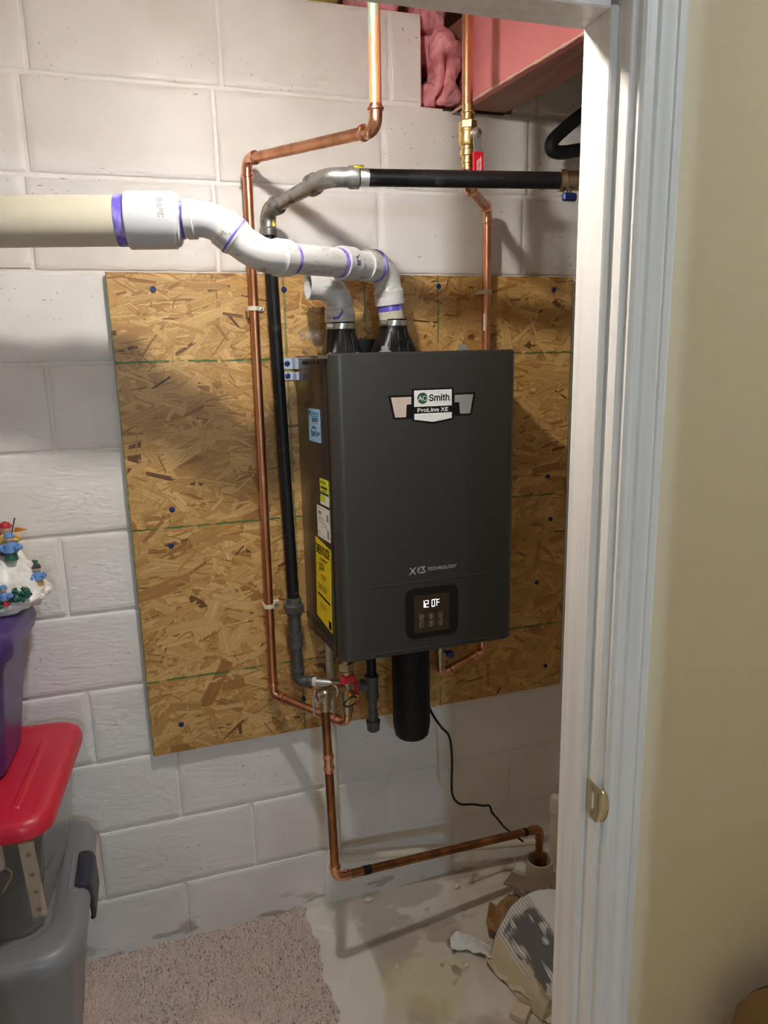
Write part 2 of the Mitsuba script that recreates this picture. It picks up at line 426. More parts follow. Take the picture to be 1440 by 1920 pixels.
def block_mesh(x0, x1, z0, z1, ragged=False):
    """a block face with softly rounded, slightly wandering edges"""
    nx, nz = 26, 14
    us, vs = np.linspace(0, 1, nx), np.linspace(0, 1, nz); b = .0042
    us = np.concatenate([[0, .35 * b / (x1 - x0), b / (x1 - x0)], us[1:-1], [1 - b / (x1 - x0), 1 - .35 * b / (x1 - x0), 1]])
    vs = np.concatenate([[0, .35 * b / (z1 - z0), b / (z1 - z0)], vs[1:-1], [1 - b / (z1 - z0), 1 - .35 * b / (z1 - z0), 1]])
    U, V = np.meshgrid(us, vs, indexing='ij'); X, Z = x0 + U * (x1 - x0), z0 + V * (z1 - z0)
    e = np.minimum(np.minimum(X - x0, x1 - X), np.minimum(Z - z0, z1 - Z))
    Y = .0075 * np.clip(1 - e / b, 0, 1) ** 1.5
    pt = np.stack([X * 30, np.zeros_like(X), Z * 30], -1)
    Y += (meshkit.fbm(pt, 3, 5) - .5) * .0012
    Z = Z + (meshkit.noise(np.stack([X * 22, V * 0 + z0 * 9, V * 3], -1), 2) - .5) * .0030 * (e < b * .9)
    v = np.stack([X, Y, Z], -1).reshape(-1, 3); n, m = X.shape; f = []
    i, j = np.meshgrid(np.arange(n - 1), np.arange(m - 1), indexing='ij'); a = (i * m + j).ravel()
    f = np.vstack([np.stack([a, a + m, a + m + 1], 1), np.stack([a, a + m + 1, a + 1], 1)])
    return trimesh.Trimesh(v, f, process=False)


for k in range(12):
    z0 = -.0166 + k * PITCH; x = OFF[k] - BW * 3
    while x < 1.65:
        a, b_ = max(x, -1.0), min(x + BW, 1.65); x += BW
        if b_ - a < .03: continue
        spans = [(a, b_)]
        if k == 11: spans = [(max(a, s), min(b_, e)) for s, e in ((-1.0, .8115), (1.055, 1.65)) if min(b_, e) - max(a, s) > .02]
        for s, e in spans:
            part(w, 'block', block_mesh(s + .003, e - .003, z0 + .003, z0 + PITCH - .003), 'm_block', smooth=60)
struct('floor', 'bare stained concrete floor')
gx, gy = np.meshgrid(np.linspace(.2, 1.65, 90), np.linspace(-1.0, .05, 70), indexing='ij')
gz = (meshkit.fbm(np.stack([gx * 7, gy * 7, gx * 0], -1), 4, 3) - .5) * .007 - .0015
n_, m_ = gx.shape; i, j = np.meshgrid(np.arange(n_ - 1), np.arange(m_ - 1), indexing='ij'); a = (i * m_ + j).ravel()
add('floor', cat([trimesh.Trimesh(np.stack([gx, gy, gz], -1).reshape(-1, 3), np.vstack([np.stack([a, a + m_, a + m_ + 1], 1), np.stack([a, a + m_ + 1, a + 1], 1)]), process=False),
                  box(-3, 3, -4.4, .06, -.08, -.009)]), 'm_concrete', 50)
struct('ceiling', 'ceiling over closet and hall')
add('ceiling', cat([box(-1.1, 1.75, -.9, .5, 2.62, 2.68), box(-3, 3, -4.4, -.9, 2.44, 2.5)]), 'm_ceiling', False)
struct('wall_left', 'left closet wall'); add('wall_left', box(-1.1, -1.0, -.95, .06, -.02, 2.62), 'm_left_wall', False)
struct('wall_right', 'right closet wall'); add('wall_right', box(1.65, 1.75, -.95, .06, -.02, 2.62), 'm_white_wall', False)
struct('wall_outer', 'dark backing above the block wall'); add('wall_outer', box(-1.1, 1.75, .32, .36, 2.15, 2.62), 'm_beam', False)
YW = -.994
struct('wall_front', 'tan painted wall around the doorway')
add('wall_front', cat([box(.735, 3, YW, YW + .012, -.02, 2.5), box(-3, -.27, YW, YW + .012, -.02, 2.5), box(-.27, .735, YW, YW + .012, 2.075, 2.5)]), 'm_tan', False)
add('wall_front__inner_face', cat([box(.722, 1.75, -.918, -.906, -.02, 2.62), box(-1.1, -.256, -.918, -.906, -.02, 2.62), box(-.256, .722, -.918, -.906, 2.06, 2.62)]), 'm_white_wall', False)
struct('wall_hall', 'hall walls behind the camera')
add('wall_hall', cat([box(-3, 3, -4.5, -4.4, -.05, 2.5), box(-3.1, -3, -4.5, -.95, -.05, 2.5), box(2.9, 3, -4.5, -.95, -.05, 2.5)]), 'm_tan', False)

struct('door_2', 'unseen white slab added right of the camera to block the cool lamp')
add('door_2', box(.688, .723, -2.26, -1.50, .012, 2.03, .002), 'm_trim')  # unseen slab added to keep the cool lamp off the tan wall

# door frame: jamb, stop and casing on each side
JX = .702
struct('trim_1', 'right door jamb and casing')


def jamb(root, mx=None):
    fx = (lambda m: m) if mx is None else mx
    part(root, 'jamb', fx(box(JX, JX + .02, -.994, -.905, -.02, 2.05, .0015)), 'm_trim')
    part(root, 'stop', fx(box(JX - .012, JX, -.969, -.905, -.02, 2.036, .002)), 'm_trim')
    prof = [(0, 0), (0, -.009), (.004, -.012), (.008, -.012), (.011, -.0105), (.020, -.0105), (.024, -.0135), (.034, -.0150), (.043, -.0165), (.046, -.0150), (.048, -.0175), (.056, -.0185), (.060, -.017), (.060, 0)]
    m = extrude(P(*[(JX + .009 + a, YW + b) for a, b in prof]), 2.13); m.apply_translation([0, 0, -.02])
    part(root, 'casing', fx(m), 'm_trim', smooth=25)


jamb('trim_1')


def mirror(m):
    m = m.copy(); m.vertices[:, 0] = 2 * .233 - m.vertices[:, 0]; m.invert(); return m


struct('trim_2', 'left door jamb and casing'); jamb('trim_2', mirror)
struct('trim_3', 'door head')
part('trim_3', 'jamb', box(-.256, .722, -.994, -.905, 2.05, 2.07, .0015), 'm_trim')
part('trim_3', 'stop', box(-.224, .6895, -.969, -.905, 2.036 - .006, 2.05, .002), 'm_trim')
part('trim_3', 'casing', box(-.30, .765, YW - .016, YW, 2.058, 2.118, .003), 'm_trim')

# brass strike plate let into the right jamb
sk = thing('strike_plate', 'small brass strike plate screwed into the white door jamb', 'strike plate')
pl = rr(-.999, -.9715, .897, .958, .002).difference(rr(-.990, -.981, .913, .944, .002))
m = extrude(pl, .0016); part(sk, 'plate', at(m, (JX - .0005, 0, 0), (0, -1, 0), (0, 0, 1)) if False else trimesh.Trimesh(np.stack([JX - .0002 - m.vertices[:, 2], m.vertices[:, 0], m.vertices[:, 1]], 1), m.faces[:, ::-1] if False else m.faces), 'm_strike')
part(sk, 'latch_tongue', sweep(catmull([(JX - .002, -.990, .915), (JX + .002, -.9895, .921), (JX + .004, -.988, .930), (JX + .004, -.986, .938)], 4), .0016, 8), 'm_strike')
lips = []
for zi in np.linspace(-1, 1, 15):
    z = .9275 + .0285 * zi; reach = .013 * math.sqrt(max(0, 1 - zi * zi))
    lips.append([(JX - .0017, -.997, z), (JX - .0015, -.9995 - reach * .30, z), (JX + .003, -1.001 - reach * .55, z), (JX + .003 + reach * .75, -1.002 - reach * .5, z)])
lv = np.array(lips).reshape(-1, 3); lf = []
for a in range(14):
    for b in range(3): q0 = a * 4 + b; lf += [[q0, q0 + 1, q0 + 5], [q0, q0 + 5, q0 + 4]]
part(sk, 'lip', trimesh.Trimesh(lv, lf, process=False), 'm_strike', smooth=60)
for z in (.9055, .9495): part(sk, 'screw', lathe((JX - .001, -.9855, z), (-1, 0, 0), [(0, .0035), (.0012, .0035), (.002, .002)], 12), 'm_brass_old')

# ------------------------------------------------------------------ beam, foam board and insulation, upper right
bm = thing('wood_beam', 'reddish brown wooden beam let into the top of the block wall', 'beam')
def skew(m): m.vertices[:, 0] += -.046 - .127 * m.vertices[:, 1]; return m          # the beam runs a little askew to the wall


part(bm, 'beam', skew(box(.953, 1.078, -.86, .30, 2.212, 2.42, .003)), 'm_beam')
part(bm, 'shim', box(.862, 1.03, -.012, .05, 2.2085, 2.2125, .001), 'm_black_matte')
fb = thing('foam_board', 'pink foam insulation board fixed to the side of the wooden beam', 'foam board')
part(fb, 'board', skew(box(.930, .953, -.86, -.052, 2.203, 2.60, .002)), 'm_foam')
ev = []
for y in np.linspace(-.86, .0, 60):
    ev.append((.9310 + .001 * rng.random(), y, 2.2040 + .0012 * rng.random()))
part(fb, 'torn_edge', skew(sweep(ev, [.0018 + .0022 * rng.random() for _ in ev], 7)), 'm_beam_edge', 'ragged lighter lower edge')


def blob(bounds, freq, amp, seed, sub=5):
    m = trimesh.creation.icosphere(sub); v = np.array(m.vertices); c = np.mean(bounds, 0); h = (np.array(bounds[1]) - bounds[0]) / 2
    s = np.abs(v) ** .62 * np.sign(v); p = c + s * h
    k = meshkit.fbm(p * freq, 4, seed) - .5; fold = np.abs(meshkit.noise(p * freq * .7, seed + 9) - .5)
    p = p + v * ((k * amp) - np.exp(-(fold / .045) ** 2) * amp * .8)[:, None]
    return trimesh.Trimesh(p, m.faces, process=False)


ib = thing('insulation_batt', 'crumpled pink fibreglass insulation stuffed into the beam pocket beside the copper pipe', 'insulation')
part(ib, 'wad', blob([[.800, .015, 2.205], [.940, .20, 2.300]], 19, .060, 1), 'm_insul', smooth=80)
part(ib, 'wad', blob([[.835, -.040, 2.232], [.922, .10, 2.385]], 21, .055, 12), 'm_insul', smooth=80)
part(ib, 'wad', blob([[.795, .02, 2.330], [.900, .2, 2.50]], 17, .06, 4), 'm_insul', smooth=80)
i2 = thing('insulation_batt', 'pink fibreglass strip lying along the top of the block wall behind the left copper pipe', 'insulation')
part(i2, 'strip', blob([[.665, .0, 2.415], [.775, .25, 2.53]], 12, .035, 6), 'm_insul', smooth=80)
i3 = thing('insulation_batt', 'yellowish fibreglass strip on top of the block wall near the door head', 'insulation')
part(i3, 'strip', blob([[-.30, .0, 2.418], [.63, .25, 2.53]], 12, .03, 8, 5), 'm_insul_yellow', smooth=80)

# ------------------------------------------------------------------ oriented strand board
ob = thing('strand_board', 'square brown oriented strand board screwed to the white block wall', 'board')
OX0, OX1, OZ0, OZ1, OY = .0269, 1.2399, .5974, 1.8100, -.0225
part(ob, 'core', box(OX0, OX1, OY, -.0100, OZ0, OZ1), 'm_osb', smooth=False, uv=np.full((8, 2), .6))
orr = np.random.default_rng(11); fv, ff, fu = [], [], []; base = 0


def flake(cx, cz, L, Wd, ang, tone, depth):
    global base
    k = 4; us = np.linspace(-.5, .5, k); top = [(u * L, Wd / 2 * (1 - .25 * orr.random() - .5 * abs(u) ** 3)) for u in us]; bot = [(u * L, -Wd / 2 * (1 - .25 * orr.random() - .5 * abs(u) ** 3)) for u in us[::-1]]
    loc = np.array(top + bot); loc[[0, -1], 0] += orr.normal(0, L * .04, 2); loc[[k - 1, k], 0] += orr.normal(0, L * .04, 2)
    ca, sa = math.cos(ang), math.sin(ang); x, z = cx + loc[:, 0] * ca - loc[:, 1] * sa, cz + loc[:, 0] * sa + loc[:, 1] * ca
    x, z = np.clip(x, OX0 + .0004, OX1 - .0004), np.clip(z, OZ0 + .0004, OZ1 - .0004)
    tx, tz = orr.normal(0, .012, 2); y = OY - depth - np.clip((x - cx) * tx + (z - cz) * tz, -.00025, .00025)
    fv.append(np.stack([x, y, z], 1)); n = 2 * k
    for t in range(k - 1): ff.extend([[base + t, base + n - 1 - t, base + n - 2 - t], [base + t, base + n - 2 - t, base + t + 1]])
    fu.append(np.stack([np.full(n, tone), loc[:, 1] + orr.random() * .3], 1)); base += n


NF = 6400
for i in range(NF):
    f = i / NF; big = orr.random()
    wide = f < .5 or orr.random() < .16
    L = orr.uniform(.05, .15) if wide else orr.uniform(.015, .085); Wd = orr.uniform(.010, .038) if wide else orr.gamma(2.0, .0021) + .0011
    if big > .994: L, Wd = orr.uniform(.08, .14), orr.uniform(.022, .045)
    ang = orr.normal(.05, .42) if orr.random() < .72 else orr.uniform(0, math.pi)
    tone = min(.999, max(0, orr.beta(2.6, 3.6) if wide and orr.random() > .05 else orr.beta(1.2, 1.5) if orr.random() > .05 else orr.uniform(.84, .95))); tone = tone if orr.random() > .012 else .98
    flake(orr.uniform(OX0, OX1), orr.uniform(OZ0, OZ1), L, Wd, ang, tone, .00045 + f * .0011)
part(ob, 'strand', trimesh.Trimesh(np.vstack(fv), np.array(ff), process=False), 'm_osb', 'pressed wood strands of many sizes', False, 'stuff', uv=np.vstack(fu))
for x, z in [(.128, 1.773), (.128, 1.249), (.118, 1.157), (.104, .670), (.435, 1.774), (.843, 1.784), (1.185, 1.777), (1.182, 1.256), (1.195, 1.127), (1.191, .662), (.433, .685), (1.154, .936)]:
    x, z = .0976 + (x - .0976) * .9947, 1.615 + (z - 1.615) * .9947
    part(ob, 'screw', lathe((x, OY, z), (0, -1, 0), [(0, .0068), (.0028, .0068), (.0042, .0052), (.0042, .0034), (.003, .003)], 12), 'm_blue', 'blue screw head')

# ------------------------------------------------------------------ water heater
wh = thing('water_heater', 'dark grey tankless water heater hung on the strand board', 'water heater')
ZB, ZT, FY = .893, 1.6185, -.2815
body = extrude(P((.4518, -.027), (.4790, -.252), (.930, -.252), (.934, -.027)), ZT - .006 - ZB - .01); body.apply_translation([0, 0, ZB + .01])
part(wh, 'body', body, 'm_heater_side', 'glossy brown-grey side panels', 25)


def cover_loop(z, ins=0.0):
    x0, x1, yb, yf, r = .4782 + ins, .936 - ins, -.244, FY + ins, .028 - ins * .5; pts = [(x1, yb), (x0, yb)]
    pts += [(x0 + r - r * math.cos(a), yf + r - r * math.sin(a)) for a in np.linspace(0, math.pi / 2, 10)]
    pts += [(x1 - r + r * math.sin(a), yf + r - r * math.cos(a)) for a in np.linspace(0, math.pi / 2, 10)]
    return np.array([(x, y, z) for x, y in pts])


part(wh, 'front_cover', loft([cover_loop(ZB, .004), cover_loop(ZB + .004, 0), cover_loop(ZT - .004, 0), cover_loop(ZT, .004)][::-1]), 'm_heater', smooth=30)
part(wh, 'top_plate', box(.456, .930, -.262, -.029, ZT - .012, ZT - .0035, .001), 'm_heater_side')
part(wh, 'back_plate', box(.575, .70, -.040, -.0275, ZT - .02, ZT + .034, .002), 'm_heater', 'low grey bracket plate')
for x0, dx in ((.610, 0), (.800, 0)):
    part(wh, 'cover_clip', cat([box(x0 - .012, x0 + .014, FY + .012, FY + .024, ZT, ZT + .003, .0006), box(x0 - .008, x0 + .008, FY + .012, FY + .020, ZT + .001, ZT + .0135, .0008)]), 'm_galv', 'small bright metal clip')
for x, y in ((.50, -.20), (.560, -.215), (.640, -.20), (.74, -.21), (.86, -.20), (.905, -.23), (.928, -.262)):
    part(wh, 'top_screw', lathe((x, y, ZT - .004), (0, 0, 1), [(0, .006), (.0035, .0055), (.006, .002)], 12), 'm_steel')
SO, SU = np.array([.452, -.03, 0.]), unit([.026, -.22, 0])


def side(m, u, z, lift=.0001): return at(m, SO + SU * u + np.array([0, 0, z]) + np.cross(SU, [0, 0, 1]) * lift, SU, (0, 0, 1))


part(wh, 'side_flange', side(extrude(rr(-.02, .20, 1.588 - 1.58, 1.611 - 1.58, .001), .0016), 0, 1.58, -.003), 'm_heater_side')
part(wh, 'lower_flange', side(extrude(P((-.02, -.008), (.205, -.008), (.205, .012), (-.02, .012)), .003), 0, .935, -.003), 'm_heater', 'bent lower lip')
for u in (.060, .084, .112, .140, .168): part(wh, 'vent_hole', side(extrude(rr(-.006, .006, -.0025, .0025, .0024), .0012), u, 1.598, .0), 'm_black_matte')
part(wh, 'corner_seam', box(.4768, .4790, -.2475, -.2435, ZB + .004, ZT - .006), 'm_black_matte')


def front(poly, h, y=FY): m = extrude(poly, h); return trimesh.Trimesh(np.stack([m.vertices[:, 0], y - m.vertices[:, 2], m.vertices[:, 1]], 1), m.faces, process=False)
def ftext(s, x, z, hgt, y=FY, bold=False, sx=1.0, shear=0.0, depth=.0006, width=None):
    m = meshkit.text_mesh(s, hgt, depth, bold); v = np.array(m.vertices); v[:, 0] -= v[:, 0].min()
    if width: sx = width / v[:, 0].max()
    return trimesh.Trimesh(np.stack([x + v[:, 0] * sx + v[:, 1] * shear, y - v[:, 2], z + v[:, 1]], 1), m.faces, process=False)


# name badge
bd = part(wh, 'badge', front(unary_union([P((.610, 1.5225), (.672, 1.5225), (.672, 1.4685), (.6215, 1.4685)), P((.765, 1.5225), (.8255, 1.5225), (.8150, 1.4700), (.765, 1.4700)), P((.6675, 1.5355), (.7695, 1.5355), (.7695, 1.4625), (.7185, 1.4540), (.6675, 1.4625))]), .0012), 'm_ink', 'black outlined shield badge with wings')
scene[bd + '__left_wing'] = mikit.ply(front(P((.6165, 1.5180), (.6650, 1.5180), (.6650, 1.5010), (.6540, 1.5010), (.6515, 1.4725), (.6255, 1.4725)), .0015), 'm_badge_pink')
scene[bd + '__right_wing'] = mikit.ply(front(P((.7720, 1.5180), (.8195, 1.5180), (.8115, 1.4740), (.7860, 1.4740), (.7835, 1.5010), (.7720, 1.5010)), .0015), 'm_badge_grey')
scene[bd + '__shield'] = mikit.ply(cat([front(sg.box(.6720, 1.4945, .7650, 1.5318), .0016), front(P((.6720, 1.4790), (.7650, 1.4790), (.7650, 1.4655), (.7185, 1.4585), (.6720, 1.4655)), .0016)]), 'm_white')
disc = sg.Point(.6925, 1.5135).buffer(.0128, quad_segs=10)
scene[bd + '__round_emblem'] = mikit.ply(front(disc, .0020), 'm_green')
scene[bd + '__emblem_letters'] = mikit.ply(cat([ftext('A', .6815, 1.5082, .0105, FY - .0019, width=.0105), ftext('O', .6925, 1.5080, .0108, FY - .0019, width=.0118)]), 'm_white')
scene[bd + '__lettering'] = mikit.ply(cat([ftext('Smith', .7085, 1.5068, .0145, FY - .0015, True, width=.0500), ftext('.', .7600, 1.5068, .012, FY - .0015)]), 'm_ink')
scene[bd + '__lettering_001'] = mikit.ply(ftext('ProLine XE', .6800, 1.4823, .0088, FY - .0011, True, width=.0760), 'm_white')
# technology mark, styling ridges
chev = [P((.6735 + d, 1.1040), (.6785 + d, 1.1125), (.6803 + d, 1.1125), (.6755 + d, 1.1040), (.6803 + d, 1.0955), (.6785 + d, 1.0955)) for d in (0, .0034)]
part(wh, 'technology_mark', cat([ftext('X', .6535, 1.0955, .0170, bold=True, width=.0185, shear=.05), front(unary_union(chev[:1]), .0006), front(chev[1], .0006), ftext('3', .6835, 1.0965, .0165, bold=True, width=.0115), ftext('.', .6960, 1.0962, .012),
                                 ftext('TECHNOLOGY', .7000, 1.1010, .0080, bold=True, width=.0755, shear=.25)]), 'm_grey_ink', 'light grey printed lettering')
for z in (1.0765, .9055): part(wh, 'ridge', sweep([(.548, FY + .0004, z), (.556, FY - .0002, z), (.862, FY - .0002, z), (.870, FY + .0004, z)], [.0006, .0016, .0016, .0006], 8), 'm_heater')
cp = part(wh, 'control_panel', front(rr(.6425, .7805, .9320, 1.0600, .021, 8), .0022), 'm_black_gloss', 'glossy black control panel')
scene[cp + '__bezel_rim'] = mikit.ply(front(rr(.6405, .7825, .9300, 1.0620, .023, 8).difference(rr(.6425, .7805, .9320, 1.0600, .021, 8)), .0012), 'm_heater')
scene[cp + '__display'] = mikit.ply(front(rr(.6645, .7560, .9450, 1.0410, .0015), .0032), 'm_display')
labels[cp + '__display'] = {'label': 'dark brown glass display reading 120 degrees'}
YD = FY - .0032
seg = {'1': 'bc', '2': 'abged', '0': 'abcdef', 'F': 'aefg'}


def digit(ch, x, z, w_, h_):
    t, o = .0019, []
    R = {'a': (0, w_, h_ - t, h_), 'd': (0, w_, 0, t), 'g': (0, w_, h_ / 2 - t / 2, h_ / 2 + t / 2), 'b': (w_ - t, w_, h_ / 2, h_), 'c': (w_ - t, w_, 0, h_ / 2), 'f': (0, t, h_ / 2, h_), 'e': (0, t, 0, h_ / 2)}
    for s in seg[ch]: a, b, c, d = R[s]; e = .0002; o.append(sg.box(x + a + e, z + c + e, x + b - e, z + d - e).buffer(.0001))
    return front(unary_union(o), .0004, YD)


for name, ms in (('digit', digit('1', .6845, 1.0090, .0070, .0185)), ('digit_001', digit('2', .6935, 1.0090, .0085, .0185)), ('digit_002', digit('0', .7095, 1.0090, .0092, .0185)), ('digit_003', cat([digit('F', .7220, 1.0105, .0080, .0165), front(sg.box(.7195, 1.0265, .7215, 1.0290), .0004, YD)]))):
    scene[f'{cp}__{name}'] = {**mikit.ply(ms, 'm_white', False), 'emitter': {'type': 'area', 'radiance': rgb((5.5, 5.8, 8.0))}}
    labels[f'{cp}__{name}'] = {'label': 'glowing white digit'}
bi = 0
for x, icon in ((.6830, 'l'), (.7080, 'm'), (.7330, 'r')):
    for z in (.9865, .9675):
        o = sg.box(x - .0055, z - .0055, x + .0055, z + .0055); ring = o.difference(o.buffer(-.0007))
        if icon == 'm': ring = unary_union([ring, P((x - .003, z - .0026), (x + .003, z - .0026), (x, z + .003)) if z > .98 else P((x - .003, z + .0026), (x + .003, z + .0026), (x, z - .003))])
        elif icon == 'l': ring = unary_union([ring, sg.Point(x, z).buffer(.0028).difference(sg.Point(x, z).buffer(.0019)) if z > .98 else sg.box(x - .0026, z - .003, x - .0016, z + .003)])
        else: ring = unary_union([ring, sg.box(x - .002, z - .0026, x + .002, z - .0018), sg.box(x - .002, z + .0002, x + .002, z + .0010)])
        ring = unary_union([ring, sg.box(x - .004, z - .0088, x + .004, z - .0080)])
        scene[f'{cp}__button' + (f'_{bi:03d}' if bi else '')] = mikit.ply(front(ring, .0003, YD), 'm_grey_ink', False); bi += 1


# stickers on the left side
def stext(s, u, z, hgt, width=None, bold=False, lift=.0010):
    m = meshkit.text_mesh(s, hgt, .0003, bold); v = np.array(m.vertices); v[:, 0] -= v[:, 0].min(); sx = width / v[:, 0].max() if width else 1
    return side(trimesh.Trimesh(np.stack([v[:, 0] * sx, v[:, 1], v[:, 2]], 1), m.faces, process=False), u, z, lift)


def rows(u0, u1, zs, t=.0014): return cat([side(extrude(sg.box(u0, -t / 2, u0 + (u1 - u0) * (.7 + .3 * rng.random()), t / 2), .0003), 0, z, .0010) for z in zs])


s1 = part(wh, 'sticker', side(extrude(rr(.083, .166, 1.4130, 1.4912, .002), .0008), 0, 0), 'm_lightblue', 'light blue service sticker')
scene[s1 + '__print'] = mikit.ply(cat([stext('PLUMBING', .108, 1.4700, .0085, .052, True), stext('& DRAINS', .108, 1.4585, .0085, .050), stext('800-555', .104, 1.4455, .0070, .042, True), stext('5/19/2025', .100, 1.4270, .0120, .060)]) if False else
                                  cat([side(extrude(sg.Point(.096, 1.477).buffer(.0085).difference(sg.Point(.0965, 1.4745).buffer(.0065)), .0003), 0, 0, .001), rows(.110, .160, (1.482, 1.478, 1.474)), rows(.110, .158, (1.469, 1.4655, 1.462), .0022), rows(.108, .146, (1.4485, 1.4455), .002)]), 'm_blue_dark')
scene[s1 + '__handwriting'] = mikit.ply(sweep([SO + SU * u + np.array([0, 0, z]) + np.cross(SU, [0, 0, 1]) * .0011 for u, z in catmull([(.101, 1.436), (.106, 1.441), (.103, 1.428), (.109, 1.425), (.114, 1.438), (.117, 1.426), (.122, 1.438), (.127, 1.428), (.131, 1.440), (.137, 1.436), (.135, 1.428), (.142, 1.427), (.146, 1.438), (.151, 1.430), (.155, 1.439), (.160, 1.431)], 4)], .0007, 6), 'm_ink')
scene[s1 + '__stripe'] = mikit.ply(rows(.110, .160, (1.4575,), .0018), 'm_orange')
s2 = part(wh, 'sticker', side(extrude(rr(.146, .206, 1.2660, 1.3290, .003), .0008), 0, 0), 'm_lime', 'small yellow sticker')
scene[s2 + '__print'] = mikit.ply(cat([rows(.152, .200, (1.323, 1.319)), stext('WARNING', .158, 1.3055, .0060, .040, True), rows(.158, .198, (1.301,)), side(extrude(P((.150, 1.306), (.156, 1.306), (.153, 1.312)), .0003), 0, 0, .001)]), 'm_ink')
scene[s2 + '__band'] = mikit.ply(side(extrude(sg.box(.147, 1.2920, .205, 1.2975), .0004), 0, 0, .001), 'm_green' if False else 'm_tree')
scene[s2 + '__panel'] = mikit.ply(side(extrude(unary_union([sg.box(.147, 1.2665, .205, 1.2735), sg.box(.182, 1.2665, .205, 1.2915)]), .0004), 0, 0, .001), 'm_paper')
s3 = part(wh, 'sticker', side(extrude(rr(.117, .2045, 1.1800, 1.2590, .001), .0008), 0, 0), 'm_paper', 'white data sticker')
scene[s3 + '__print'] = mikit.ply(cat([side(extrude(sg.box(.126, 1.2385, .150, 1.2475), .0003), 0, 0, .001), side(extrude(sg.box(.184, 1.2280, .199, 1.2450), .0003), 0, 0, .001), side(extrude(sg.box(.186, 1.1860, .199, 1.2080), .0003), 0, 0, .001), rows(.124, .178, (1.232, 1.228, 1.224, 1.220), .001), rows(.150, .198, (1.219, 1.215, 1.211), .001), rows(.124, .140, (1.195, 1.192, 1.189), .0012), rows(.150, .175, (1.186,), .001), rows(.122, .20, (1.2545,), .0008)]), 'm_badge_grey')
s4 = part(wh, 'sticker', side(extrude(P((.098, 1.1740), (.2030, 1.1610), (.1900, .9480), (.083, .9640)), .0008), 0, 0), 'm_yellow', 'tall yellow energy guide sticker')
scene[s4 + '__print'] = mikit.ply(cat([stext('ENERGYGUIDE', .1010, 1.1360, .0220, .094, True), stext('1216', .118, 1.0980, .0150, .034, True), rows(.125, .190, (1.126, 1.122)), rows(.110, .128, (1.092,)), rows(.125, .165, (1.082, 1.077, 1.071)), rows(.105, .182, (1.055, 1.049, 1.043)), side(extrude(P((.098, 1.0260), (.186, 1.0180), (.186, 1.0230), (.098, 1.0310)), .0003), 0, 0, .001), rows(.110, .165, (1.005, 1.0, .995), .0006), side(extrude(sg.box(.172, .955, .188, .976), .0003), 0, 0, .001), side(extrude(P((.150, 1.127), (.156, 1.127), (.153, 1.118)), .0003), 0, 0, .001)]), 'm_ink')

# mounting brackets at the left edge
for z0, z1 in ((1.5825, 1.6105), (1.5555, 1.5765)):
    b_ = part(wh, 'bracket', cat([box(.420, .446, -.0270, -.0248, z0, z1, .0006), box(.4445, .4465, -.055, -.0255, z0, z1, .0006), box(.4465, .455, -.055, -.053, z0, z1, .0005)]), 'm_galv', 'galvanized angle bracket')
    scene[b_ + '__screw'] = mikit.ply(lathe((.431, -.0270, (z0 + z1) / 2), (0, -1, 0), [(0, .0068), (.003, .0068), (.0042, .005), (.0042, .003), (.003, .0025)], 12), 'm_blue', 35)

# black vent collars on top
def collar(x, y, wb, wt, h, name, lab):
    z = ZT - .0035; r = .0325
    loops = []
    for f, sx, sy in ((0, wb, .046), (.02, wb, .046), (.75, wt + .003, .034), (1.0, wt, .0325)):
        loops.append(rrloop(z + h * f, x - sx, x + sx, y - sy, y + sy, min(sx, sy) * (.45 if f < .5 else .97)))
    k = part(wh, name, loft(loops), 'm_black', lab)
    ribs = []
    for sgn in (-.55, .0, .5):
        ribs.append(sweep([(x + wb * .9 * sgn, y - .045, z + .003), (x + wt * .95 * sgn, y - .036, z + h * .8)], [.0032, .002], 8))
    scene[k + '__rib'] = mikit.ply(ribs[0], 'm_black', 35); scene[k + '__rib_001'] = mikit.ply(ribs[1], 'm_black', 35); scene[k + '__rib_002'] = mikit.ply(ribs[2], 'm_black', 35)
    scene[k + '__foot'] = mikit.ply(loft([rrloop(z + a, x - wb - .006, x + wb + .006, y - .052, y + .05, .012) for a in (0, .005)]), 'm_black', 35)
    scene[k + '__hose_clamp'] = mikit.ply(cat([lathe((x, y, z + h - .001), (0, 0, 1), [(0, .0335), (.0, .0345), (.0125, .0345), (.0125, .0335)]), box(x - .040, x - .026, y - .034, y - .022, z + h, z + h + .012, .002)]), 'm_steel', 35)
    labels[k + '__hose_clamp'] = {'label': 'bright steel band clamp'}
    scene[k + '__rim'] = mikit.ply(lathe((x, y, z + h + .0115), (0, 0, 1), [(0, .0335), (.0035, .0335), (.0035, .031)]), 'm_black', 35)


CLX, CRX, CY = .5435, .6745, -.135
collar(CLX, CY, .0440, .0335, .060, 'vent_collar', 'black ribbed air intake collar')
collar(CRX, CY, .0520, .0335, .066, 'vent_collar', 'black flared exhaust collar')
gk = part(wh, 'grille_cap', front(unary_union([sg.box(.674 + .0042 * i, 1.630, .6753 + .0042 * i, 1.650) for i in range(5)] + [sg.box(.672, 1.6315 + .0045 * i, .693, 1.6327 + .0045 * i) for i in range(5)] + [sg.Point(.667, 1.639).buffer(.0075), sg.Point(.698, 1.640).buffer(.0055)]), .002, -.1785), 'm_black_matte')

